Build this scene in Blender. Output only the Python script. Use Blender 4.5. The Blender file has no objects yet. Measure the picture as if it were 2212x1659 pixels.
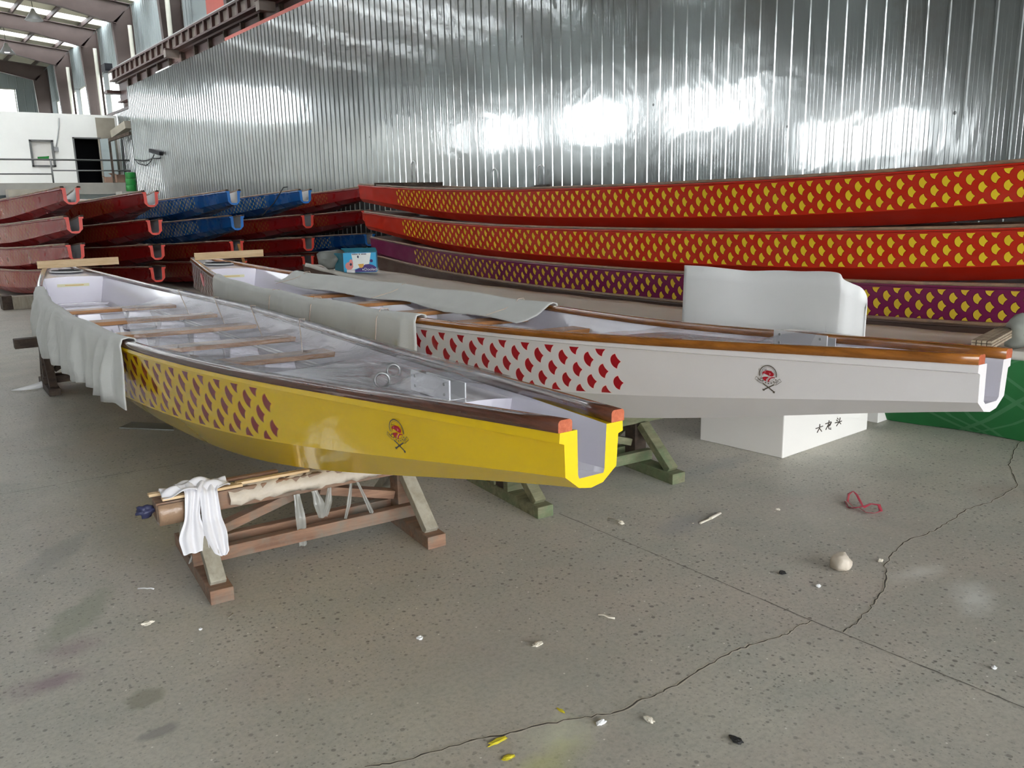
import bpy, bmesh, math, random
import numpy as np
from mathutils import Vector, Matrix
random.seed(7)
SC = bpy.context.scene
COL = SC.collection
# ------------------------------------------------------------------ camera
F, PITCH, ROLL, AZ, HC = 1815.8, 0.21403, -0.023503, 0.654129, 1.5
CX, CY = 1106.0, 829.5
_B = np.array([[1, 0, 0], [0, -math.sin(PITCH), -math.cos(PITCH)], [0, math.cos(PITCH), -math.sin(PITCH)]])
_R = np.array([[math.cos(ROLL), -math.sin(ROLL), 0], [math.sin(ROLL), math.cos(ROLL), 0], [0, 0, 1]])
_Z = np.array([[math.cos(AZ), -math.sin(AZ), 0], [math.sin(AZ), math.cos(AZ), 0], [0, 0, 1]])
CM = _R @ _B @ _Z
EYE = np.array([0, 0, HC])
def ray(px, py): return CM.T @ np.array([(px - CX) / F, (py - CY) / F, 1.0])
def onz(px, py, z=0.0):
    d = ray(px, py); return EYE + d * ((z - HC) / d[2])
def onx(px, py, x):
    d = ray(px, py); return EYE + d * (x / d[0])
def ony(px, py, y):
    d = ray(px, py); return EYE + d * (y / d[1])
def proj(P):
    v = CM @ (np.array(P, float) - EYE); return np.array([CX + F * v[0] / v[2], CY + F * v[1] / v[2]])

cam = bpy.data.cameras.new('camera'); cam.sensor_fit = 'HORIZONTAL'; cam.sensor_width = 36
cam.lens = F / 2212 * 36; cam.clip_end = 400; cam.clip_start = 0.05
cam.shift_y = (829.5 - CY) / 2212
co = bpy.data.objects.new('camera', cam); COL.objects.link(co)
R3 = np.stack([CM[0], -CM[1], -CM[2]], 1)
co.matrix_world = Matrix([[*R3[0], 0], [*R3[1], 0], [*R3[2], HC], [0, 0, 0, 1]])
SC.camera = co
SC.view_settings.view_transform = 'Standard'; SC.view_settings.look = 'None'
SC.view_settings.gamma = 1.0; SC.view_settings.use_curve_mapping = False
SC.view_settings.exposure = -0.02
SC.cycles.max_bounces = 8; SC.cycles.diffuse_bounces = 3; SC.cycles.glossy_bounces = 3
SC.cycles.transparent_max_bounces = 12; SC.cycles.transmission_bounces = 4
SC.cycles.use_denoising = True
SC.cycles.use_adaptive_sampling = True; SC.cycles.adaptive_threshold = .18; SC.cycles.adaptive_min_samples = 12
SC.cycles.sample_clamp_indirect = 6.0
SC.cycles.caustics_reflective = False; SC.cycles.caustics_refractive = False

# ------------------------------------------------------------------ helpers
def tag(o, label=None, cat=None, group=None, kind=None):
    if label: o['label'] = label
    if cat: o['category'] = cat
    if group: o['group'] = group
    if kind: o['kind'] = kind
    return o
def empty(name, loc=(0, 0, 0), rot=(0, 0, 0)):
    o = bpy.data.objects.new(name, None); COL.objects.link(o)
    o.location = loc; o.rotation_euler = rot; o.empty_display_size = .1
    return o
def copy_tree(o, parent=None):
    c = o.copy(); COL.objects.link(c)
    if parent is not None: c.parent = parent
    for ch in list(o.children): copy_tree(ch, c)
    return c

class MB:
    """collects geometry, builds ONE mesh object"""
    def __init__(s): s.v = []; s.f = []; s.m = []; s.uv = {}; s.sm = []
    def add(s, vs, fs, mi=0, smooth=False):
        b = len(s.v); s.v += [tuple(map(float, p)) for p in vs]
        for f in fs: s.f.append(tuple(b + i for i in f)); s.m.append(mi); s.sm.append(smooth)
        return b
    def box(s, x0, x1, y0, y1, z0, z1, mi=0):
        v = [(x, y, z) for z in (z0, z1) for y in (y0, y1) for x in (x0, x1)]
        s.add(v, [(0, 2, 3, 1), (4, 5, 7, 6), (0, 1, 5, 4), (2, 6, 7, 3), (0, 4, 6, 2), (1, 3, 7, 5)], mi); return s
    def bar(s, a, b, w, h, mi=0, up=(0, 0, 1), taper=1.0):
        a = Vector(a); b = Vector(b); d = (b - a).normalized(); u = Vector(up)
        if abs(d.dot(u)) > .98: u = Vector((0, 1, 0))
        sx = d.cross(u).normalized(); sz = sx.cross(d).normalized()
        v = []
        for p, k in ((a, 1.0), (b, taper)):
            for i, j in ((-1, -1), (1, -1), (1, 1), (-1, 1)): v.append(p + sx * i * w * k / 2 + sz * j * h * k / 2)
        s.add(v, [(3, 2, 1, 0), (4, 5, 6, 7), (0, 1, 5, 4), (1, 2, 6, 5), (2, 3, 7, 6), (3, 0, 4, 7)], mi); return s
    def tube(s, pts, r, n=8, mi=0, cap=True, flat=1.0):
        pts = [Vector(p) for p in pts]; rr = r if isinstance(r, (list, tuple)) else [r] * len(pts)
        rings = []; ref = None
        for i, p in enumerate(pts):
            d = (pts[min(i + 1, len(pts) - 1)] - pts[max(i - 1, 0)]).normalized()
            if ref is None:
                ref = Vector((0, 0, 1)) if abs(d.z) < .9 else Vector((1, 0, 0))
            x = d.cross(ref).normalized(); y = x.cross(d).normalized(); ref = y
            rings.append([p + x * math.cos(2 * math.pi * k / n) * rr[i] + y * math.sin(2 * math.pi * k / n) * rr[i] * flat for k in range(n)])
        vs = [v for r_ in rings for v in r_]; fs = []
        for i in range(len(pts) - 1):
            for k in range(n):
                k2 = (k + 1) % n; fs.append((i * n + k, i * n + k2, (i + 1) * n + k2, (i + 1) * n + k))
        b = s.add(vs, fs, mi, True)
        if cap:
            s.f.append(tuple(b + k for k in range(n))[::-1]); s.m.append(mi); s.sm.append(False)
            s.f.append(tuple(b + (len(pts) - 1) * n + k for k in range(n))); s.m.append(mi); s.sm.append(False)
        return s
    def prism(s, poly, a, b, mi=0):
        """poly: list of 3D points (planar), extruded from offset a to b (vectors)"""
        n = len(poly); a = Vector(a); b = Vector(b)
        v = [Vector(p) + a for p in poly] + [Vector(p) + b for p in poly]
        fs = [tuple(range(n))[::-1], tuple(range(n, 2 * n))] + [(i, (i + 1) % n, n + (i + 1) % n, n + i) for i in range(n)]
        s.add(v, fs, mi); return s
    def grid(s, P, mi=0, smooth=True, closed=False):
        """P[i][j] points"""
        n = len(P); m = len(P[0]); fs = []
        for i in range(n - 1):
            for j in range(m - 1 if not closed else m):
                j2 = (j + 1) % m
                fs.append((i * m + j, i * m + j2, (i + 1) * m + j2, (i + 1) * m + j))
        s.add([p for r in P for p in r], fs, mi, smooth); return s
    def build(s, name, mats, parent=None, bevel=0, solid=0, sub=0, fix=True):
        me = bpy.data.meshes.new(name); me.from_pydata(s.v, [], s.f); me.update()
        if not isinstance(mats, (list, tuple)): mats = [mats]
        for m in mats: me.materials.append(m)
        me.polygons.foreach_set('material_index', s.m); me.polygons.foreach_set('use_smooth', s.sm)
        if s.uv:
            L = me.uv_layers.new(name='UVMap')
            for p in me.polygons:
                u = s.uv.get(p.index)
                for k, li in enumerate(p.loop_indices): L.data[li].uv = u[k] if u else (-50, -50)
        if fix:
            bm = bmesh.new(); bm.from_mesh(me); bmesh.ops.recalc_face_normals(bm, faces=bm.faces); bm.to_mesh(me); bm.free()
        o = bpy.data.objects.new(name, me); COL.objects.link(o)
        if parent is not None: o.parent = parent
        if bevel:
            b = o.modifiers.new('bevel', 'BEVEL'); b.width = bevel; b.segments = 2; b.limit_method = 'ANGLE'; b.angle_limit = .6
        if solid:
            b = o.modifiers.new('solidify', 'SOLIDIFY'); b.thickness = solid; b.offset = 0
        if sub:
            b = o.modifiers.new('subdivision', 'SUBSURF'); b.levels = sub; b.render_levels = sub
        return o
def frame(loc, xdir, ydir):
    x = Vector(xdir).normalized(); y = Vector(ydir); z = x.cross(y).normalized(); y = z.cross(x)
    return lambda u, v, w=0.0: Vector(loc) + x * u + y * v + z * w

# ------------------------------------------------------------------ materials
MATS = {}
class NT:
    def __init__(s, name):
        s.m = bpy.data.materials.new(name); s.m.use_nodes = True; s.t = s.m.node_tree; s.t.nodes.clear()
        s.out = s.n('ShaderNodeOutputMaterial')
    def n(s, typ, **kw):
        nd = s.t.nodes.new(typ)
        for k, v in kw.items():
            if k.startswith('i_'): nd.inputs[k[2:].replace('_', ' ')].default_value = v
            else: setattr(nd, k, v)
        return nd
    def l(s, a, b): s.t.links.new(a, b)
    def math(s, op, a, b=None, c=None, clamp=False):
        nd = s.t.nodes.new('ShaderNodeMath'); nd.operation = op; nd.use_clamp = clamp
        for i, x in enumerate((a, b, c)):
            if x is None: continue
            if isinstance(x, (int, float)): nd.inputs[i].default_value = x
            else: s.l(x, nd.inputs[i])
        return nd.outputs[0]
    def mix(s, fac, a, b, mode='MIX'):
        nd = s.t.nodes.new('ShaderNodeMix'); nd.data_type = 'RGBA'; nd.blend_type = mode; nd.clamp_factor = True
        for sock, x in ((nd.inputs[0], fac), (nd.inputs[6], a), (nd.inputs[7], b)):
            if isinstance(x, (int, float)): sock.default_value = x
            elif isinstance(x, tuple): sock.default_value = (*x[:3], 1)
            else: s.l(x, sock)
        return nd.outputs[2]
    def noise(s, vec, scale, detail=4, rough=.55, dist=0):
        nd = s.n('ShaderNodeTexNoise'); nd.inputs['Scale'].default_value = scale; nd.inputs['Detail'].default_value = detail
        nd.inputs['Roughness'].default_value = rough; nd.inputs['Distortion'].default_value = dist
        if vec is not None: s.l(vec, nd.inputs['Vector'])
        return nd.outputs['Fac']
    def ramp(s, fac, a, b):
        nd = s.n('ShaderNodeMapRange'); nd.clamp = True
        nd.inputs['From Min'].default_value = a; nd.inputs['From Max'].default_value = b; s.l(fac, nd.inputs['Value'])
        return nd.outputs[0]
    def coord(s, which='Object', scale=(1, 1, 1)):
        tc = s.n('ShaderNodeTexCoord'); mp = s.n('ShaderNodeMapping'); mp.inputs['Scale'].default_value = scale
        s.l(tc.outputs[which], mp.inputs['Vector']); return mp.outputs[0]
    def bsdf(s, color, rough=.5, metal=0, coat=0, bump=None, bstr=.2, bdist=.01, spec=.5, sheen=0):
        b = s.n('ShaderNodeBsdfPrincipled')
        for sock, x in (('Base Color', color), ('Roughness', rough), ('Metallic', metal), ('Coat Weight', coat), ('Specular IOR Level', spec), ('Sheen Weight', sheen)):
            if isinstance(x, tuple): b.inputs[sock].default_value = (*x[:3], 1)
            elif isinstance(x, (int, float)): b.inputs[sock].default_value = x
            else: s.l(x, b.inputs[sock])
        if coat: b.inputs['Coat Roughness'].default_value = .06
        if bump is not None:
            bp = s.n('ShaderNodeBump'); bp.inputs['Strength'].default_value = bstr; bp.inputs['Distance'].default_value = bdist
            s.l(bump, bp.inputs['Height']); s.l(bp.outputs[0], b.inputs['Normal'])
        s.l(b.outputs[0], s.out.inputs[0]); s.b = b
        return s
def srgb(r, g, b):
    f = lambda c: (c / 255 / 12.92) if c / 255 <= .04045 else ((c / 255 + .055) / 1.055) ** 2.4
    return (f(r), f(g), f(b))
def plain(name, col, rough=.5, metal=0, coat=0, var=.12, scale=6, bstr=.15, bscale=30, stretch=(1, 1, 1), spec=.5, sheen=0):
    """coloured surface with a little blotchy variation and bump"""
    t = NT(name); c = t.coord('Object', stretch)
    n1 = t.noise(c, scale, 4); n2 = t.noise(c, bscale, 3)
    dark = tuple(x * (1 - var) for x in col); light = tuple(min(1, x * (1 + var)) for x in col)
    t.bsdf(t.mix(n1, dark, light), rough, metal, coat, n2, bstr, .003, spec, sheen)
    MATS[name] = t.m; return t.m
def wood(name, c1, c2, rough=.6, coat=0, stretch=(14, 1, 14), scale=3, dirt=None):
    t = NT(name); c = t.coord('Object', stretch)
    n = t.noise(c, scale, 6, .6, .6); n2 = t.noise(c, scale * 5, 4, .7)
    col = t.mix(t.ramp(n, .3, .7), c1, c2); col = t.mix(t.math('MULTIPLY', t.ramp(n2, .5, .8), .35), col, tuple(x * .5 for x in c1))
    if dirt:
        d = t.noise(t.coord('Object'), 7, 5, .65); col = t.mix(t.ramp(d, .45, .7), col, dirt)
    t.bsdf(col, rough, 0, coat, n2, .12, .004)
    MATS[name] = t.m; return t.m

# ------------------------------------------------------------------ specific materials
def gelcoat(name, hull, pat=None, u0=0, u1=0, rough=.16, outline=None, A=.166, dust=0.0):
    """glossy hull paint; fish-scale print read from the hull's UV (u = metres from bow, v = row)"""
    t = NT(name)
    c = t.coord('Object'); n = t.noise(c, 4, 4)
    base = t.mix(n, tuple(x * .96 for x in hull), tuple(min(1, x * 1.04) for x in hull))
    if dust:
        dn = t.noise(t.coord('Object', (1, .35, 2)), 5, 6, .7)
        base = t.mix(t.math('MULTIPLY', t.ramp(dn, .45, .75), dust), base, (.2, .16, .15))
    if pat:
        tc = t.n('ShaderNodeTexCoord'); sp = t.n('ShaderNodeSeparateXYZ'); t.l(tc.outputs['UV'], sp.inputs[0])
        U, V = sp.outputs[0], sp.outputs[1]; M = t.math
        k = M('ROUND', V); y = M('MULTIPLY', M('SUBTRACT', V, k), .058)
        off = M('MULTIPLY', M('MODULO', M('ADD', k, 10), 2), A / 2)
        x1 = M('SUBTRACT', U, off); ci = M('ROUND', M('DIVIDE', x1, A)); xx = M('MULTIPLY', M('SUBTRACT', x1, M('MULTIPLY', ci, A)), -1)
        uc = M('ADD', M('MULTIPLY', ci, A), off)
        # a scale is .077 tall: round back edge, two hollow front edges meeting in a point; rows above/below may overlap a cell
        def shape(xx, yy):
            xx = M('MULTIPLY', xx, .9); ay = M('ABSOLUTE', yy); h = .077
            def dist(ax, cx_, ay_, cy_):
                a = M('POWER', M('SUBTRACT', ax, cx_), 2); b = M('POWER', M('SUBTRACT', ay_, cy_), 2); return M('SQRT', M('ADD', a, b))
            d1 = M('SUBTRACT', dist(xx, .1125 * h, ay, 0), .5125 * h)
            d2 = M('SUBTRACT', .777 * h, dist(xx, .764 * h, ay, .645 * h))
            d3 = M('SUBTRACT', M('ADD', xx, M('MULTIPLY', ay, .66)), .34 * h)
            return M('MAXIMUM', M('MAXIMUM', d1, d2), d3)
        # same row
        d = shape(xx, y)
        ok = M('MULTIPLY', M('GREATER_THAN', uc, u0), M('LESS_THAN', uc, u1))
        # neighbouring rows (shape half height exceeds half the row pitch)
        sgn = M('SIGN', y); k2 = M('ADD', k, sgn); y2 = M('SUBTRACT', y, M('MULTIPLY', sgn, .058))
        off2 = M('MULTIPLY', M('MODULO', M('ADD', k2, 10), 2), A / 2)
        x2 = M('SUBTRACT', U, off2); c2 = M('ROUND', M('DIVIDE', x2, A)); xx2 = M('MULTIPLY', M('SUBTRACT', x2, M('MULTIPLY', c2, A)), -1)
        uc2 = M('ADD', M('MULTIPLY', c2, A), off2); dd2 = shape(xx2, y2)
        ok2 = M('MULTIPLY', M('GREATER_THAN', uc2, u0), M('LESS_THAN', uc2, u1))
        band = M('MULTIPLY', M('GREATER_THAN', V, 0.0), M('LESS_THAN', V, 4.0))
        m1 = M('MULTIPLY', M('LESS_THAN', d, 0), ok); m2 = M('MULTIPLY', M('LESS_THAN', dd2, 0), ok2)
        msk = M('MULTIPLY', M('MAXIMUM', m1, m2), band)
        if outline:
            o1 = M('MULTIPLY', M('LESS_THAN', d, .0035), ok); o2 = M('MULTIPLY', M('LESS_THAN', dd2, .0035), ok2)
            base = t.mix(M('MULTIPLY', M('MAXIMUM', o1, o2), band), base, outline)
        base = t.mix(msk, base, pat)
    wob = t.noise(c, 1.6, 2)
    rv = rough
    if dust: rv = t.math('ADD', t.math('MULTIPLY', t.ramp(t.noise(c, 3, 5), .4, .8), .25), rough)
    t.bsdf(base, rv, 0, .6 if not dust else .04, wob, .12, .02, .5 if not dust else .3)
    MATS[name] = t.m; return t.m

YEL = srgb(240, 200, 20); 
gelcoat('yellow gelcoat', YEL, srgb(140, 28, 20), 1.535, 9.0, outline=srgb(196, 150, 40))
gelcoat('white gelcoat', (.80, .76, .755), srgb(172, 22, 34), 1.51, 9.0, outline=srgb(250, 220, 215))
RED = srgb(196, 44, 24)
gelcoat('red gelcoat printed', RED, srgb(236, 204, 48), 0, 10.9, outline=srgb(150, 30, 10), rough=.28, dust=.12)
gelcoat('purple gelcoat printed', srgb(122, 34, 78), srgb(222, 190, 60), 0, 10.75, outline=srgb(80, 12, 45), rough=.3, dust=.12)
gelcoat('red gelcoat dusty', srgb(138, 16, 18), srgb(150, 96, 40), 1.3, 11, rough=.26, dust=.10)
gelcoat('blue gelcoat dusty', srgb(20, 82, 150), srgb(176, 170, 130), 1.3, 11, rough=.2, dust=.12)
gelcoat('brown hull', srgb(92, 70, 60), None, rough=.4, dust=.4)
plain('inner white gelcoat', (.88, .85, .93), .2, coat=.5, var=.03, bstr=.03)
plain('inner grey gelcoat', (.45, .44, .45), .35, coat=.2, var=.15)
plain('red rim', srgb(240, 78, 62), .35, var=.03)
plain('blue rim', srgb(44, 128, 215), .35, var=.03)
plain('deck brown', srgb(120, 92, 80), .5, var=.25)
wood('dark varnished wood', srgb(70, 38, 26), srgb(104, 60, 44), .22, .8)
wood('reddish varnished wood', srgb(165, 80, 50), srgb(205, 112, 78), .22, .8)
wood('amber varnished wood', srgb(128, 74, 24), srgb(176, 108, 40), .25, .7)
wood('bench wood', srgb(150, 96, 52), srgb(200, 142, 86), .35, .3, stretch=(1, 14, 14))
wood('weathered rail wood', srgb(120, 88, 66), srgb(172, 142, 116), .55, .1, dirt=(.16, .12, .1))
wood('pale lumber', srgb(204, 170, 124), srgb(228, 200, 160), .6, 0, stretch=(1, 12, 12))
wood('old reddish lumber', srgb(112, 82, 64), srgb(156, 120, 96), .75, 0, stretch=(1, 10, 10), dirt=srgb(120, 112, 100))
wood('dusty grey lumber', srgb(140, 132, 116), srgb(172, 166, 150), .85, 0, stretch=(6, 6, 1), dirt=srgb(168, 162, 148))
wood('old green lumber', srgb(92, 90, 66), srgb(134, 132, 104), .8, 0, stretch=(2, 8, 8), dirt=srgb(92, 110, 78))
wood('dark old lumber', srgb(48, 38, 32), srgb(78, 62, 52), .8, 0, stretch=(2, 8, 8), dirt=srgb(90, 78, 66))
wood('lath wood', srgb(130, 112, 92), srgb(176, 160, 138), .8, 0, stretch=(12, 1, 12))
plain('foam mat cloth', srgb(210, 210, 206), .85, var=.11, scale=4, bstr=.35, bscale=160, sheen=.2)
plain('foam mat cloth shaded side', srgb(196, 192, 180), .85, var=.06, scale=4, bstr=.35, bscale=160)
plain('white foam sheet', (.86, .855, .845), .6, var=.02, bstr=.06, bscale=120)
plain('cotton rag', srgb(226, 224, 228), .9, var=.05, bstr=.3, bscale=60)
plain('beige sheet', srgb(206, 200, 190), .7, var=.08, bstr=.2, bscale=40)
plain('white cardboard', srgb(222, 218, 212), .8, var=.03, scale=4, bstr=.1)
plain('steel', (.86, .86, .88), .35, .6, var=.05, bstr=.03)
plain('dull steel', (.42, .42, .42), .45, .8, var=.15)
plain('black plastic', (.012, .012, .016), .6, spec=.2)
plain('white plastic', (.78, .78, .78), .4)
plain('twine', srgb(206, 186, 170), .9)
plain('graphite', srgb(66, 58, 50), .7)
plain('emblem grey', srgb(92, 84, 72), .5)
plain('emblem red', srgb(176, 16, 38), .5)
plain('emblem pink', srgb(238, 150, 160), .5)
plain('sticker yellow', srgb(228, 224, 186), .5)
plain('columns brown steel', srgb(84, 70, 66), .6, .0, var=.25, scale=2)
plain('crane steel', srgb(78, 52, 46), .55, .1, var=.3, scale=3)
plain('crane web', srgb(134, 122, 114), .6, var=.2, scale=3)
plain('red steel', srgb(196, 84, 66), .5, var=.1)
plain('cream pipe', srgb(206, 204, 190), .5, var=.08)
plain('roof panel', srgb(176, 170, 150), .7, var=.1, scale=2)
plain('grey panel', srgb(158, 168, 168), .5, .0, var=.07, scale=2, stretch=(1, 1, .3))
plain('office plaster', srgb(244, 243, 238), .8, var=.06, scale=1.3)
plain('office stained', srgb(160, 152, 138), .85, var=.25, scale=2)
plain('concrete', srgb(158, 154, 146), .85, var=.15, scale=3)
plain('dark room', (.012, .012, .018), .8)  # near-black colour stands in for the unlit office interior
plain('railing grey', srgb(112, 112, 110), .5, .2)
plain('blue paint', srgb(40, 50, 110), .4)
plain('carton brown', srgb(160, 128, 110), .85)
plain('green plastic', srgb(20, 120, 44), .35, var=.2)
plain('red ribbon plastic', srgb(190, 66, 84), .3)
plain('paper scrap', srgb(220, 212, 196), .8)
plain('black scrap', (.015, .015, .015), .5)
plain('yellow scrap', srgb(216, 200, 50), .7)
plain('tape brown', srgb(150, 122, 98), .35, coat=.2, var=.45, bstr=1.0, bscale=55)
plain('pale paper wrap', srgb(200, 188, 172), .6, var=.22, bstr=1.0, bscale=30)
plain('grey bag', srgb(120, 122, 118), .4, var=.25, bstr=.6, bscale=30)
plain('pale cloth bag', srgb(150, 152, 144), .9, var=.15)
plain('cyan card', srgb(60, 175, 225), .4, var=.03)
plain('teal card', srgb(28, 104, 120), .45)
plain('picture white', srgb(236, 240, 236), .5)
plain('picture pink', srgb(222, 140, 134), .5)
plain('picture gold', srgb(222, 170, 80), .5)
plain('picture violet', srgb(72, 50, 120), .5)
plain('picture dark', srgb(52, 54, 84), .5)

def film(name, alpha=.16, rough=.07, tint=(.9, .9, .92)):
    t = NT(name); c = t.coord('Object', (1, .45, 1)); n = t.noise(c, 7, 4, .6, 1.2); n2 = t.noise(c, 26, 3)
    h = t.math('ADD', n, t.math('MULTIPLY', n2, .25))
    bp = t.n('ShaderNodeBump'); bp.inputs['Strength'].default_value = .55; bp.inputs['Distance'].default_value = .03; t.l(h, bp.inputs['Height'])
    tr = t.n('ShaderNodeBsdfTransparent'); tr.inputs[0].default_value = (*tint, 1)
    gl = t.n('ShaderNodeBsdfGlossy'); gl.inputs['Roughness'].default_value = rough;  t.l(bp.outputs[0], gl.inputs['Normal'])
    df = t.n('ShaderNodeBsdfDiffuse'); df.inputs[0].default_value = (.8, .8, .82, 1) if alpha < .3 else (.46, .45, .41, 1)
    fr = t.n('ShaderNodeLayerWeight'); fr.inputs[0].default_value = .5; t.l(bp.outputs[0], fr.inputs['Normal'])
    m1 = t.n('ShaderNodeMixShader'); m1.inputs[0].default_value = alpha * .5; t.l(tr.outputs[0], m1.inputs[1]); t.l(df.outputs[0], m1.inputs[2])
    m2 = t.n('ShaderNodeMixShader'); t.l(t.math('ADD', .05, t.math('MULTIPLY', t.math('POWER', fr.outputs['Facing'], 4.0), .5), clamp=True), m2.inputs[0]); t.l(m1.outputs[0], m2.inputs[1]); t.l(gl.outputs[0], m2.inputs[2])
    t.l(m2.outputs[0], t.out.inputs[0]); MATS[name] = t.m
film('clear film', .07)
film('cloudy film strip', 1.1, .2, (.62, .62, .60))
def glass_pane():
    t = NT('translucent roof pane'); tr = t.n('ShaderNodeBsdfTranslucent'); tr.inputs[0].default_value = (.9, .93, .95, 1)
    tp = t.n('ShaderNodeBsdfTransparent'); m = t.n('ShaderNodeMixShader'); m.inputs[0].default_value = .45
    t.l(tr.outputs[0], m.inputs[1]); t.l(tp.outputs[0], m.inputs[2]); t.l(m.outputs[0], t.out.inputs[0]); MATS['roof pane'] = t.m
    t = NT('window glass'); tp = t.n('ShaderNodeBsdfTransparent'); tp.inputs[0].default_value = (.93, .95, .95, 1)
    g = t.n('ShaderNodeBsdfGlossy'); g.inputs['Roughness'].default_value = .05; m = t.n('ShaderNodeMixShader'); m.inputs[0].default_value = .06
    t.l(tp.outputs[0], m.inputs[1]); t.l(g.outputs[0], m.inputs[2]); t.l(m.outputs[0], t.out.inputs[0]); MATS['window glass'] = t.m
    t = NT('lamp tube'); e = t.n('ShaderNodeEmission'); e.inputs[0].default_value = (1, .98, .95, 1); e.inputs[1].default_value = 40
    t.l(e.outputs[0], t.out.inputs[0]); MATS['lamp tube'] = t.m
glass_pane()
def corrugated():
    t = NT('galvanised corrugated sheet')
    c = t.coord('Object'); cs = t.coord('Object', (1, 1, .12)); big = t.noise(c, .9, 3, .55, .6); dent = t.noise(cs, 5, 4, .6, .4); fine = t.noise(t.coord('Object', (1, 6, .2)), 9, 3)
    spot = t.noise(c, 1.1, 5, .7)
    col = t.mix(big, (.36, .375, .37), (.46, .475, .47)); col = t.mix(t.math('MULTIPLY', t.ramp(spot, .56, .72), .45), col, (.34, .31, .28))
    vo = t.n('ShaderNodeTexVoronoi'); vo.inputs['Scale'].default_value = 1.6; t.l(t.coord('Object', (1, 1, 1)), vo.inputs['Vector'])
    hole = t.math('LESS_THAN', vo.outputs['Distance'], .03); col = t.mix(t.math('MULTIPLY', hole, .8), col, (.06, .06, .06))
    h = t.math('ADD', t.math('MULTIPLY', big, 1.2), t.math('MULTIPLY', dent, .25))
    rough = t.math('ADD', t.math('MULTIPLY', fine, .06), .11)
    bp = t.n('ShaderNodeBump'); bp.inputs['Strength'].default_value = .22; bp.inputs['Distance'].default_value = .03; t.l(h, bp.inputs['Height'])
    g = t.n('ShaderNodeBsdfAnisotropic') if False else t.n('ShaderNodeBsdfGlossy'); g.distribution = 'BECKMANN'; t.l(col, g.inputs['Color']); t.l(t.math('ADD', rough, .05), g.inputs['Roughness']); t.l(bp.outputs[0], g.inputs['Normal'])
    g2 = t.n('ShaderNodeBsdfGlossy'); g2.distribution = 'BECKMANN'; g2.inputs['Roughness'].default_value = .075; t.l(col, g2.inputs['Color']); t.l(bp.outputs[0], g2.inputs['Normal'])
    mg = t.n('ShaderNodeMixShader'); mg.inputs[0].default_value = .45; t.l(g.outputs[0], mg.inputs[1]); t.l(g2.outputs[0], mg.inputs[2]); g = mg
    d = t.n('ShaderNodeBsdfDiffuse'); t.l(col, d.inputs['Color']); t.l(bp.outputs[0], d.inputs['Normal'])
    m = t.n('ShaderNodeMixShader'); m.inputs[0].default_value = .74; t.l(d.outputs[0], m.inputs[1]); t.l(g.outputs[0], m.inputs[2]); t.l(m.outputs[0], t.out.inputs[0])
    MATS['corrugated'] = t.m
corrugated()
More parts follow.
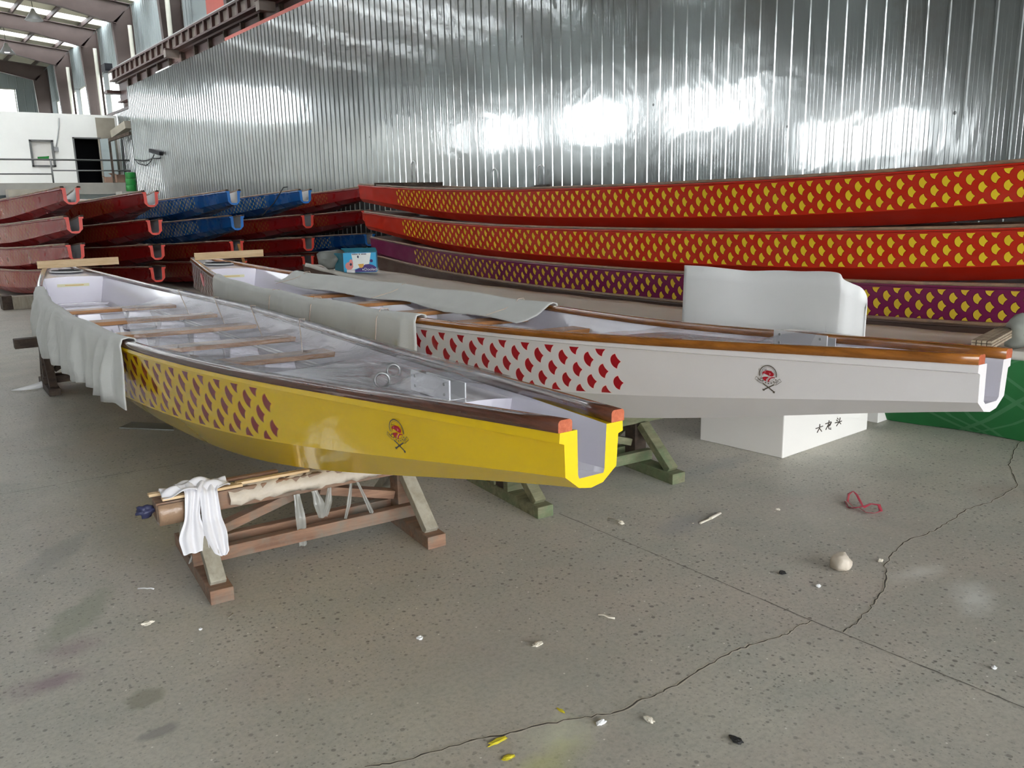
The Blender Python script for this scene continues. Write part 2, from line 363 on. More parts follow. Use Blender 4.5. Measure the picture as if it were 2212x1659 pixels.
def floor_mat():
    t = NT('stained concrete floor'); c = t.coord('Object'); M = t.math
    big = t.noise(c, .55, 3, .6, .3); mid = t.noise(c, 2.2, 5, .65, .5); fine = t.noise(c, 60, 3, .7)
    col = t.mix(t.ramp(big, .3, .7), srgb(180, 171, 160), srgb(199, 195, 182))
    col = t.mix(M('MULTIPLY', t.ramp(mid, .35, .7), .55), col, srgb(156, 160, 152))
    col = t.mix(M('MULTIPLY', t.ramp(t.noise(c, 1.3, 5, .6, 1), .52, .75), .4), col, srgb(180, 164, 155))
    col = t.mix(M('MULTIPLY', t.ramp(fine, .42, .75), .4), col, srgb(122, 117, 109))
    # pits: little dark round marks
    pit = None
    for sc, th, amt in ((19, .13, .62), (33, .15, .5), (60, .16, .35)):
        vo = t.n('ShaderNodeTexVoronoi'); vo.voronoi_dimensions = '2D'; vo.inputs['Scale'].default_value = sc; vo.inputs['Randomness'].default_value = 1
        t.l(c, vo.inputs['Vector']); sp = t.n('ShaderNodeSeparateColor'); t.l(vo.outputs['Color'], sp.inputs[0])
        keep = M('LESS_THAN', sp.outputs[0], .55); r = M('MULTIPLY', M('ADD', sp.outputs[1], .25), th)
        p = M('MULTIPLY', M('MULTIPLY', t.ramp(M('SUBTRACT', r, vo.outputs['Distance']), -.02, .05), keep), amt)
        pit = p if pit is None else M('MAXIMUM', pit, p)
    pit = M('MULTIPLY', pit, t.ramp(t.noise(c, .8, 3), .3, .5))
    col = t.mix(pit, col, srgb(70, 66, 62))
    vo = t.n('ShaderNodeTexVoronoi'); vo.voronoi_dimensions = '2D'; vo.inputs['Scale'].default_value = 7; t.l(c, vo.inputs['Vector']); sp = t.n('ShaderNodeSeparateColor'); t.l(vo.outputs['Color'], sp.inputs[0])
    col = t.mix(M('MULTIPLY', M('LESS_THAN', vo.outputs['Distance'], .022), M('LESS_THAN', sp.outputs[0], .45)), col, srgb(225, 222, 214))
    # spills with a shape of their own
    edge = M('MULTIPLY', M('SUBTRACT', t.noise(c, 7, 4, .65), .5), 1.6)
    def spot(px, py, rx, ry, colr, amt, ang=0, hard=.5, rawxy=None):
        nonlocal col
        P = onz(px, py) if rawxy is None else rawxy
        mp = t.n('ShaderNodeMapping'); mp.vector_type = 'TEXTURE'; mp.inputs['Location'].default_value = (P[0], P[1], 0)
        mp.inputs['Rotation'].default_value = (0, 0, ang); mp.inputs['Scale'].default_value = (rx, ry, 1)
        tc = t.n('ShaderNodeTexCoord'); t.l(tc.outputs['Object'], mp.inputs['Vector'])
        ln = t.n('ShaderNodeVectorMath'); ln.operation = 'LENGTH'; t.l(mp.outputs[0], ln.inputs[0])
        e = M('ADD', ln.outputs['Value'], edge)
        col = t.mix(M('MULTIPLY', M('SUBTRACT', 1, t.ramp(e, 1 - hard, 1)), amt), col, colr)
    spot(2105, 1290, .17, .10, srgb(226, 226, 220), .6, .3, .9)
    spot(1990, 1235, .20, .07, srgb(222, 220, 212), .6, -.2, .9)
    spot(1200, 1590, .16, .10, srgb(214, 216, 190), .55, 0, .9)
    spot(1190, 1640, .16, .08, srgb(200, 202, 134), .5, 0, .9)
    spot(310, 1510, .07, .06, srgb(134, 131, 114), .7, .2, .35)
    spot(345, 1580, .07, .035, srgb(134, 130, 126), .7, 0, .4)
    spot(120, 1470, .16, .10, srgb(138, 112, 122), .7, 0, .9)
    spot(150, 1400, .14, .10, srgb(144, 120, 126), .5, 0, .9)
    spot(170, 1330, .10, .3, srgb(134, 140, 120), .55, -.6, .5)
    spot(120, 1200, .10, .3, srgb(132, 132, 126), .5, -.6, .5)
    spot(1540, 1010, .5, .12, srgb(142, 150, 150), .4, 0, .9)
    spot(1480, 1130, .3, .12, srgb(136, 140, 146), .4, 0, .9)
    spot(2170, 1060, .25, .2, srgb(160, 142, 130), .4, 0, .9)
    spot(1750, 960, .5, .2, srgb(206, 202, 190), .3, 0, .9)
    rough = M('ADD', M('MULTIPLY', mid, .25), .38)
    h = M('SUBTRACT', M('ADD', M('MULTIPLY', mid, .5), M('MULTIPLY', fine, .12)), M('MULTIPLY', pit, .5))
    t.bsdf(col, rough, 0, 0, h, .35, .008, .4); MATS['floor'] = t.m
floor_mat()
def netting():
    t = NT('green netting'); tc = t.n('ShaderNodeTexCoord'); sp = t.n('ShaderNodeSeparateXYZ'); t.l(tc.outputs['UV'], sp.inputs[0]); M = t.math
    col = t.mix(t.noise(t.coord('Object'), 3, 4), srgb(22, 88, 44), srgb(40, 118, 60))
    msk = None
    for a, b, o, w in ((1, 1.9, .1, .022), (1, 1.6, .42, .016), (1, -1.7, .3, .02), (1, -2.2, .75, .014), (1, 1.2, .8, .016)):
        v = M('ADD', M('ADD', M('MULTIPLY', sp.outputs[0], a), M('MULTIPLY', sp.outputs[1], b)), o)
        f = M('ABSOLUTE', M('SUBTRACT', M('FRACT', v), .5)); q = M('LESS_THAN', f, w * 1.4); msk = q if msk is None else M('MAXIMUM', msk, q)
    col = t.mix(M('MULTIPLY', msk, .16), col, srgb(140, 185, 150)); t.bsdf(col, .6); MATS['green netting'] = t.m
netting()
G = MATS.get

# ------------------------------------------------------------------ the hall
WX = 8.8          # inner corrugated wall
def struct(mb, name, mats, parent=None, **k):
    o = mb.build(name, mats, parent, **k)
    if parent is None: o['kind'] = 'structure'
    return o
def rect_holes(mb, plane, c, a0, a1, z0, z1, holes, th=.12, mi=0):
    """wall slab with rectangular holes; plane 'x' (wall at x=c, runs in y) or 'y' (wall at y=c, runs in x)"""
    xs = sorted({a0, a1, *[h[0] for h in holes], *[h[1] for h in holes]}); zs = sorted({z0, z1, *[h[2] for h in holes], *[h[3] for h in holes]})
    for i in range(len(xs) - 1):
        for j in range(len(zs) - 1):
            mx = (xs[i] + xs[i + 1]) / 2; mz = (zs[j] + zs[j + 1]) / 2
            if mx < a0 or mx > a1 or mz < z0 or mz > z1: continue
            if any(h[0] < mx < h[1] and h[2] < mz < h[3] for h in holes): continue
            if plane == 'x': mb.box(c, c + th, xs[i], xs[i + 1], zs[j], zs[j + 1], mi)
            else: mb.box(xs[i], xs[i + 1], c, c + th, zs[j], zs[j + 1], mi)
    return mb

LX, RX, FY, BY = -11.0, 11.0, -9.0, 62.0
fl = struct(MB().box(LX - .2, RX + .2, FY - .2, BY + .2, -.2, 0), 'floor', G('floor'))
# joint and cracks in the concrete
def ribbon(pts, w, z, name, mat, jitter=.012, seg=7, seed=1, wv=.5):
    rr = random.Random(seed); P = [onz(*p)[:2] for p in pts]; Q = []
    for i in range(len(P) - 1):
        for k in range(seg):
            t = k / seg; q = P[i] * (1 - t) + P[i + 1] * t; Q.append(q + np.array([rr.uniform(-1, 1), rr.uniform(-1, 1)]) * jitter)
    Q.append(P[-1]); g = []
    for i, q in enumerate(Q):
        d = Q[min(i + 1, len(Q) - 1)] - Q[max(i - 1, 0)]; d = d / (np.linalg.norm(d) + 1e-9); n = np.array([-d[1], d[0]])
        ww = w * (1 + wv * rr.uniform(-1, 1)) / 2
        g.append([(q[0] + n[0] * ww, q[1] + n[1] * ww, z), (q[0] - n[0] * ww, q[1] - n[1] * ww, z)])
    mb = MB(); mb.grid(g, smooth=False); return mb.build(name, mat, fl)
plain('crack dark', srgb(78, 72, 64), .9); plain('crack lip', srgb(202, 195, 179), .9); plain('joint dark', srgb(112, 107, 100), .9)
C1 = [(790, 1656), (870, 1645), (990, 1608), (1075, 1590), (1150, 1572), (1250, 1552), (1330, 1540), (1400, 1507), (1460, 1482), (1520, 1442), (1580, 1408), (1640, 1388), (1700, 1370), (1722, 1352), (1756, 1342)]
C2 = [(1822, 1367), (1850, 1345), (1880, 1312), (1900, 1290), (1915, 1255), (1910, 1225), (1930, 1195), (1960, 1168), (2010, 1150), (2050, 1128), (2090, 1100), (2140, 1085), (2180, 1062), (2200, 1050), (2192, 1030), (2180, 1005), (2190, 975), (2206, 950), (2200, 905)]
ribbon(C1, .012, .0008, 'crack_lip', G('crack lip'), .005, 6, 3); ribbon(C1, .0042, .0014, 'crack', G('crack dark'), .005, 6, 3)
ribbon(C2, .010, .0008, 'crack_lip', G('crack lip'), .006, 6, 5); ribbon(C2, .0044, .0014, 'crack', G('crack dark'), .006, 6, 5)
ribbon([(1209, 1110), (1756, 1342), (2212, 1529), (2500, 1650)], .004, .0012, 'joint', G('joint dark'), .0015, 30, 8)
ribbon([(-60, 1079), (253, 1024.7), (400, 1001)], .004, .0012, 'joint', G('joint dark'), .0015, 14, 9)

# inner corrugated wall
def corr(mb, y0, y1, z0, z1, x, pitch=.2222, plane='x', h=.014, flip=-1, top=None):
    prof = [(0, 0), (.55, 0), (.57, .003), (.59, 0), (.72, 0), (.80, 1), (.88, 1), (.96, 0)]
    prof = [(0, 0), (.18, 0), (.2, .035), (.22, 0), (.40, 0), (.42, .035), (.44, 0), (.60, 0), (.62, .035), (.64, 0), (.82, 0), (.86, 1), (.94, 1), (.98, 0)]
    pts = []; n = int((y1 - y0) / pitch) + 1
    for i in range(n):
        for u, v in prof:
            y = y0 + (i + u) * pitch
            if y <= y1: pts.append((y, v * h))
    for a, b in ((z0, z1),):
        g = []
        for y, v in pts:
            if plane == 'x': g.append([(x + flip * v, y, a), (x + flip * v, y, b)])
            else: g.append([(y, x + flip * v, a), (y, x + flip * v, b)])
        mb.grid(g, smooth=False)
    return mb
mb = MB(); corr(mb, FY, 34.4, 0, 5.93, WX)
wr = struct(mb, 'wall_right', G('corrugated'), solid=.002)
wr['label'] = 'galvanised corrugated sheet partition behind the stacked boats'
mb = MB(); mb.box(WX + .03, WX + .13, 34.3, 34.42, 0, 5.93)
for z in (.6, 2.2, 3.9, 5.6): mb.box(WX + .03, WX + .1, FY, 34.3, z, z + .1)
mb.build('frame', G('columns brown steel'), wr)
# outer walls, roof
def bays(y0, y1, n, gap=.35):
    s = (y1 - y0) / n; return [(y0 + i * s + gap / 2, y0 + (i + 1) * s - gap / 2) for i in range(n)]
wins_out = [(a, b, 5.0, 8.05) for a, b in bays(33.7, 59.4, 4, .9)]
mb = MB(); rect_holes(mb, 'x', RX, FY, BY, 0, 10.2, wins_out)
wo = struct(mb, 'wall_right_outer', G('grey panel'))
mb = MB(); corr(mb, 33, 61.9, 8.1, 10.1, RX - .01, .3); o = mb.build('cladding', G('grey panel'), wo, solid=.002)
wins_l = [(a, b, 2.7, 4.1) if b < 26 else (a, b, 4.3, 5.9) for a, b in bays(-7, 60, 10, .8) if a > 12]
mb = MB(); rect_holes(mb, 'x', LX - .12, FY, BY, 0, 10.2, wins_l)
struct(mb, 'wall_left', G('grey panel'))
mb = MB(); rect_holes(mb, 'y', FY - .12, LX, RX, 0, 10.2, [(-7.5, 8.3, 0, 6.0)])
for p in range(20):
    a = LX + p * 1.1; b = a + 1.1; za = 10.2 + .1 * (11 - abs(a)) - .0; zb = 10.2 + .1 * (11 - abs(b))
    mb.prism([(a, FY - .12, 10.2), (b, FY - .12, 10.2), (b, FY - .12, zb), (a, FY - .12, za)], (0, 0, 0), (0, .12, 0))
struct(mb, 'wall_front', G('grey panel'))
mb = MB(); rect_holes(mb, 'y', BY, LX, RX, 0, 10.2, [(-10.5, -5.2, 6.0, 10.0), (-4.9, 2.1, 6.0, 10.0), (2.4, 9.35, 6.4, 9.0)])
mb.prism([(LX, BY, 10.2), (RX, BY, 10.2), (0, BY, 11.3)], (0, 0, 0), (0, .12, 0))
we = struct(mb, 'wall_back', G('grey panel'))
mb = MB(); corr(mb, -4, 10.9, 9.02, 10.2, BY - .01, .45, plane='y', h=.03); corr(mb, 9.4, 10.9, 5.5, 9.0, BY - .01, .45, plane='y', h=.03)
mb.build('cladding', G('grey panel'), we, solid=.002)
def zr(x): return 10.2 + .1 * (11 - abs(x))
mb = MB(); ys = [FY - .2]
sky = []
for yc in (17.4, 23.9, 27.6, 31.6, 34.6, 36.6, 39.2, 45.2, 51.7):  # nearer strips are extra, added to brighten the boats and office
    sky.append((yc - .1, yc + 1.0))
edges = [FY - .2] + [e for s_ in sky for e in s_] + [BY + .2]
for i in range(0, len(edges), 2):
    for sx in (-1, 1):
        mb.prism([(0, edges[i], zr(0)), (sx * 11.2, edges[i], zr(11.2)), (sx * 11.2, edges[i], zr(11.2) + .08), (0, edges[i], zr(0) + .08)], (0, 0, 0), (0, edges[i + 1] - edges[i], 0))
ce = struct(mb, 'ceiling', G('roof panel'))
for a, b in sky:
    m2 = MB()
    for sx in (-1, 1): m2.add([(0, a, zr(0) + .04), (sx * 11.2, a, zr(11.2) + .04), (sx * 11.2, b, zr(11.2) + .04), (0, b, zr(0) + .04)], [(0, 1, 2, 3)])
    m2.build('skylight_and_fill_strip', MATS['roof pane'], ce)
mb = MB()
for k in range(1, 8):
    for sx in (-1, 1):
        x = sx * k * 1.45; mb.box(x - .04, x + .04, FY, BY, zr(x) - .2, zr(x) - .002)
mb.build('purlin', G('columns brown steel'), ce)
# portal frames: column pair + rafters
FR = [-6, .6, 7.2, 13.8, 20.3, 26.9, 33.4, 40.0, 46.3, 52.8, 59.3]
for i, y in enumerate(FR):
    r = empty('trim_%d' % (i + 1), (0, y, 0)); r['kind'] = 'structure'
    for sx in (-1, 1):
        mb = MB()
        x0, x1 = 10.05, 10.75
        mb.prism([(sx * (x0 + .25), 0, 0), (sx * x1, 0, 0), (sx * x1, 0, 9.95), (sx * (x0 - .1), 0, 9.2)], (0, -.006, 0), (0, .006, 0))
        for xa, xb in (((x0 + .25, 0), (x0 - .1, 9.2)), ((x1, 0), (x1, 9.95))):
            mb.bar((sx * xa[0], 0, xa[1]), (sx * xb[0], 0, xb[1]), .24, .03, up=(1, 0, 0))
        # web solid look from the side
        mb.build('column', G('columns brown steel'), r)
        mb = MB()
        zt = lambda x: zr(x) - .22
        dep = lambda x: .62 if x < 8 else .62 + .25 * (x - 8) / 2.1
        pl = [(sx * x, 0, zt(x)) for x in (0, 5, 8, 10.75)] + [(sx * x, 0, zt(x) - dep(x)) for x in (10.1, 8, 5, 0)]
        mb.prism(pl, (0, -.006, 0), (0, .006, 0))
        for a, b in ((0, 8), (8, 10.1)):
            mb.bar((sx * a, 0, zt(a) - dep(a)), (sx * b, 0, zt(b) - dep(b)), .24, .03)
        mb.bar((0, 0, zt(0)), (sx * 10.75, 0, zt(10.75)), .24, .03)
        mb.build('rafter', G('columns brown steel'), r)
# window panes and frames, structure
wi = 0
for (a, b, z0, z1) in wins_out:
    wi += 1; r = empty('window_%d' % wi, (RX + .04, (a + b) / 2, z0)); r['kind'] = 'structure'
    hw, hh = (b - a) / 2, z1 - z0
    mb = MB()
    for yy in (-hw, -hw / 3, hw / 3, hw - .06): mb.box(-.03, .03, yy, yy + .06, 0, hh)
    for zz in (0, hh - .06): mb.box(-.03, .03, -hw, hw, zz, zz + .06)
    mb.build('window_frame', G('cream pipe'), r)
    MB().box(-.004, .004, -hw, hw, 0, hh).build('pane', MATS['window glass'], r)
wi += 1; r = empty('window_%d' % wi, (5.87, BY + .05, 6.4)); r['kind'] = 'structure'
mb = MB()
for xx in (-3.47, -1.2, 1.1, 3.4): mb.box(xx, xx + .06, -.03, .03, 0, 2.6)
mb.box(-3.47, 3.47, -.03, .03, 0, .06); mb.box(-3.47, 3.47, -.03, .03, 2.54, 2.6)
mb.build('window_frame', G('cream pipe'), r); MB().box(-3.47, 3.47, -.004, .004, 0, 2.6).build('pane', MATS['window glass'], r)
# low partition beyond the end of the corrugated wall
mb = MB(); corr(mb, 34.6, 40.9, 2.67, 5.65, 9.95, .25); pz = struct(mb, 'wall_side_low', G('corrugated'), solid=.002)
MB().bar((9.95, 34.6, 5.7), (9.95, 43.0, 5.7), .08, .1).build('cap', G('columns brown steel'), pz)
# office on a raised platform
plat = struct(MB().box(-10.8, 10.9, 39.6, 48, 2.2, 2.67), 'floor_mezzanine', G('concrete'))
mb = MB().box(-10.8, 10.9, 39.9, 40.05, 0, 2.2); struct(mb, 'wall_under_mezzanine', G('grey panel'))
mb = MB(); rect_holes(mb, 'y', 41.0, -10, 9.95, 2.67, 5.5, [(8.12, 9.13, 2.67, 4.55), (6.45, 7.25, 3.42, 4.42)], .12)
mb.box(9.83, 9.95, 41.12, 45, 2.67, 5.5); mb.box(-10, 9.95, 45, 45.1, 2.67, 5.5); mb.box(-10, 9.95, 41, 45.1, 5.5, 5.56)
offw = struct(mb, 'wall_office', G('office plaster'))
MB().box(7.0, 9.82, 44.6, 44.7, 2.67, 5.5).build('back_shade_lining', G('dark room'), offw)
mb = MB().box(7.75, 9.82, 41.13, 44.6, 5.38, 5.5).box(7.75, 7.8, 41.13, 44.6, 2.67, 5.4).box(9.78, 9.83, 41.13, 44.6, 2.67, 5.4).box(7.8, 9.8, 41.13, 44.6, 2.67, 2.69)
mb.build('room_shade_lining', G('dark room'), offw)  # black lining paints the darkness seen through the doorway
d = empty('door_1', (8.12, 41.0, 2.67)); d['kind'] = 'structure'
mb = MB().box(-.06, 0, -.04, .16, 0, 1.94).box(1.01, 1.07, -.04, .16, 0, 1.94).box(-.06, 1.07, -.04, .16, 1.88, 1.94); mb.build('door_frame', G('railing grey'), d)
mb = MB().bar((1.04, -.03, .95), (1.45, -.75, .95), .04, 1.88); lf = mb.build('door_leaf', G('grey panel'), d)
MB().tube([(1.36, -.63, .95), (1.36, -.70, .95)], .02).build('door_handle', G('steel'), lf)
w = empty('window_%d' % (wi + 1), (6.45, 41.0, 3.42)); w['kind'] = 'structure'
mb = MB()
for a in ((-.05, .03, -.05, .13, -.05, 1.05), (.77, .85, -.05, .13, -.05, 1.05), (-.05, .85, -.05, .13, -.05, .02), (-.05, .85, -.05, .13, .98, 1.05)): mb.box(*a)
mb.build('window_frame', G('railing grey'), w)
MB().box(.02, .78, .05, .07, 0, 1.0).build('pane', G('white cardboard'), w)
MB().prism([(.2, .04, .22), (.62, .04, .28), (.64, .04, .4), (.5, .04, .38), (.2, .04, .36)], (0, 0, 0), (0, .005, 0)).build('green_patch', G('green plastic'), w)
# ground and sky outside; unseen pale ground added to bounce light in
g = MB().box(-70, 70, -70, FY - .3, -.25, -.05).box(-70, LX - .3, FY - .3, 120, -.25, -.05).box(RX + .3, 70, FY - .3, 120, -.25, -.05).box(LX - .3, RX + .3, BY + .3, 120, -.25, -.05)
plain('yard concrete', (.4, .4, .38), .9); gg = g.build('ground', G('yard concrete')); gg['kind'] = 'structure'; gg['label'] = 'pale concrete yard added outside the hall for bounced light'
W = bpy.data.worlds.new('sky'); SC.world = W; W.use_nodes = True; nt = W.node_tree; nt.nodes.clear()
o = nt.nodes.new('ShaderNodeOutputWorld'); b = nt.nodes.new('ShaderNodeBackground'); b.inputs[0].default_value = (.93, .97, 1.0, 1); b.inputs[1].default_value = 9.0
nt.links.new(b.outputs[0], o.inputs[0])
def portal(name, loc, rot, sx, sy):
    L = bpy.data.lights.new(name, 'AREA'); L.shape = 'RECTANGLE'; L.size = sx; L.size_y = sy; L.cycles.is_portal = True
    o = bpy.data.objects.new(name, L); COL.objects.link(o); o.location = loc; o.rotation_euler = rot
portal('portal_front_door', (.4, FY - .1, 3.0), (math.radians(90), 0, 0), 15.8, 6.0)            # shines +Y
portal('portal_left_windows', (LX, 19.5, 3.4), (math.radians(90), 0, math.radians(-90)), 13.5, 1.5)
portal('portal_left_high_windows', (LX, 43, 5.1), (math.radians(90), 0, math.radians(-90)), 34, 1.7)   # shines +X
portal('portal_right_windows', (RX - .05, 46.5, 6.5), (math.radians(90), 0, math.radians(90)), 25.5, 3.1)
portal('portal_back_windows', (-.5, BY - .05, 8.0), (math.radians(90), 0, math.radians(180)), 20.5, 4.1)

# ------------------------------------------------------------------ boats
def herm(K, V, s):
    n = len(K); s = min(max(s, K[0]), K[-1]); m = np.gradient(np.array(V, float), np.array(K, float))
    i = 0
    while i < n - 2 and s > K[i + 1]: i += 1
    h = K[i + 1] - K[i]; t = (s - K[i]) / h
    return (2 * t**3 - 3 * t**2 + 1) * V[i] + (t**3 - 2 * t**2 + t) * h * m[i] + (-2 * t**3 + 3 * t**2) * V[i + 1] + (t**3 - t**2) * h * m[i + 1]
KZ = [0, .25, .5, .75, 1.]
class Shape:
    def __init__(s, L, KW, w, zg, zc, wc, zb, kb, rh=.036, rw=.05):
        s.L = L; s.KW = KW; s.w_ = w; s.zg_ = zg; s.zc_ = zc; s.wc_ = wc; s.zb_ = zb; s.kb_ = kb; s.rh = rh; s.rw = rw; s.fl = .025
    def w(s, y): return herm(s.KW, s.w_, y / s.L)
    def zg(s, y): return herm(KZ, s.zg_, y / s.L)
    def zc(s, y): return herm(KZ, s.zc_, y / s.L)
    def wc(s, y): return herm(KZ, s.wc_, y / s.L) * s.w(y)
    def zb(s, y): return herm(KZ, s.zb_, y / s.L)
    def wb(s, y): return herm([0, .5, 1.], s.kb_, y / s.L) * s.wc(y)
    def bi(s, y): return max(s.wb(y) - s.t(y) * .5, min(.046, s.wc(y) - s.t(y) * .8))
    def t(s, y): return .03 + .028 * max(0, 1 - y / .7)
    def zt(s, y): return s.zg(y) - s.rh
    def zi(s, y): return s.zb(y) + .028
    def wi(s, y): return s.w(y) - s.t(y) - .005      # inner half width at the top
    def inner(s, y, z):                              # inner half width at height z
        a = s.zc(y) + .0; top = s.wi(y); ch = s.wc(y) - s.t(y) * .8
        if z >= a: return ch + (top - ch) * min(1, (z - a) / (s.zt(y) - a))
        b = s.zi(y); bt = s.bi(y); return bt + (ch - bt) * max(0, (z - b) / max(.01, a - b))
S10 = Shape(8.75, [0, .1, .2, .35, .5, .65, .78, .89, 1.], [.118, .268, .405, .552, .605, .562, .445, .285, .10],
            [.912, .821, .809, .834, .949], [.745, .479, .429, .489, .60], [.82, .82, .867, .80, .8], [.705, .329, .366, .522, .62], [.47, .815, .711])
S20 = Shape(12.4, [0, .08, .18, .33, .5, .67, .82, .92, 1.], [.128, .25, .40, .55, .59, .57, .45, .33, .21],
            [.60, .475, .445, .49, .64], [.40, .155, .10, .16, .40], [.82, .85, .88, .86, .85], [.345, .045, .0, .06, .34], [.5, .8, .7])

def ys_of(S, n=56):
    a = [0, .02, .05, .1, .18, .3]; return a + [.3 + (S.L - .3) * i / n for i in range(1, n + 1)]
def hull_mb(S, pat=True, cap=True):
    mb = MB(); ys = ys_of(S); rings = []
    for y in ys:
        w, zt, zc, wc, zb, wb = S.w(y), S.zt(y), S.zc(y), S.wc(y), S.zb(y), S.wb(y)
        t = S.t(y); zi = S.zi(y)
        fl = S.fl + .010 * max(0, 1 - y / 1.5)
        out = [(w, zt), (w + .002, zt - fl + .006), (w - .016, zt - fl), (wc, zc), (wb, zb), (0, zb - .008)]
        inn = [(w - t - .005, zt), (wc - t * .8, zc + .0), (S.bi(y), zi), (0, zi)]
        r = [(-a, y, b) for a, b in out] + [(a, y, b) for a, b in out[-2::-1]]       # 11 outer, near (-x) first
        q = [(a, y, b) for a, b in inn] + [(-a, y, b) for a, b in inn[-2::-1]]       # 7 inner, far first
        rings.append(r + q)
    n = len(rings[0])
    for i in range(len(rings) - 1):
        vs = rings[i] + rings[i + 1]; b = len(mb.v); mb.v += [tuple(map(float, p)) for p in vs]
        for j in range(n):
            j2 = (j + 1) % n
            mb.f.append((b + j, b + j2, b + n + j2, b + n + j)); outer = j < 10
            mb.m.append(0 if outer or j in (10, 17) else 1); mb.sm.append(False)
            if j in (2, 7):
                u0, u1 = ys[i], ys[i + 1]; va, vb = -.2, 4.15
                if j == 7: va, vb = vb, va
                mb.uv[len(mb.f) - 1] = [(u0, va), (u0, vb), (u1, vb), (u1, va)]
    # bow face (open notch) and transom
    r = rings[0]; b = len(mb.v); mb.v += [tuple(map(float, p)) for p in r]
    far_o = [10, 9, 8, 7, 6, 5]; far_i = [11, 11, 11, 12, 13, 14]
    near_o = [0, 1, 2, 3, 4, 5]; near_i = [17, 17, 17, 16, 15, 14]
    for O, I in ((far_o, far_i), (near_o, near_i)):
        for k in range(5):
            f = [b + O[k], b + O[k + 1], b + I[k + 1], b + I[k]]
            if I[k] == I[k + 1]: f = f[:3]
            mb.f.append(tuple(f)); mb.m.append(2); mb.sm.append(False)
    r = rings[-1]; b = len(mb.v); mb.v += [tuple(map(float, p)) for p in r[:11]]
    mb.f.append(tuple(b + k for k in range(11))); mb.m.append(0); mb.sm.append(False)
    # weld duplicate rings
    return mb
def weld(o, d=1e-5):
    bm = bmesh.new(); bm.from_mesh(o.data); bmesh.ops.remove_doubles(bm, verts=bm.verts, dist=d); bmesh.ops.recalc_face_normals(bm, faces=bm.faces); bm.to_mesh(o.data); bm.free()
def smooth_long(o): 
    for p in o.data.polygons: p.use_smooth = True
    try: o.data.set_sharp_from_angle(angle=math.radians(22))
    except Exception: pass
def rail_mb(S, side, y0, y1, n=60, w=None, over=.006):
    mb = MB(); g = []; w = w or S.rw; e = .009
    for i in range(n + 1):
        y = y0 + (y1 - y0) * i / n; wo = S.w(y) + over; zt = S.zt(y) + .0005; z1 = S.zg(y)
        pr = [(wo, zt), (wo, z1 - e), (wo - e * .35, z1 - e * .35), (wo - e, z1), (wo - w + e, z1), (wo - w + e * .35, z1 - e * .35), (wo - w, z1 - e), (wo - w, zt)]
        g.append([(side * a, y, b) for a, b in pr])
    mb.grid(g, 0, True, closed=True); m = len(g[0])
    mb.f.append(tuple(range(m))); mb.m.append(1); mb.sm.append(False)
    k = len(mb.v) - m; mb.f.append(tuple(k + j for j in range(m))[::-1]); mb.m.append(0); mb.sm.append(False)
    return mb
def deck_mb(S, y0, y1, dz, bulk0=True, bulk1=False, n=10, th=.012):
    """cross deck between the hull sides, with bulkheads down to the bottom"""
    mb = MB(); g = []
    for i in range(n + 1):
        y = y0 + (y1 - y0) * i / n; z = S.zt(y) - dz; w = S.inner(y, z) - .001
        g.append([(x * w, y, z + .012 * (1 - x * x)) for x in (-1, -.6, -.2, .2, .6, 1)])
    mb.grid(g, 0, True)
    for f, y in ((bulk0, y0), (bulk1, y1)):
        if not f: continue
        z = S.zt(y) - dz; zz = [z, (z + S.zc(y)) / 2, S.zc(y), (S.zc(y) + S.zi(y)) / 2, S.zi(y) + .002]
        mb.grid([[(x * (S.inner(y, q) - .001), y, q + (.012 * (1 - x * x) if k == 0 else 0)) for x in (-1, -.6, -.2, .2, .6, 1)] for k, q in enumerate(zz)], 0, False)
    return mb
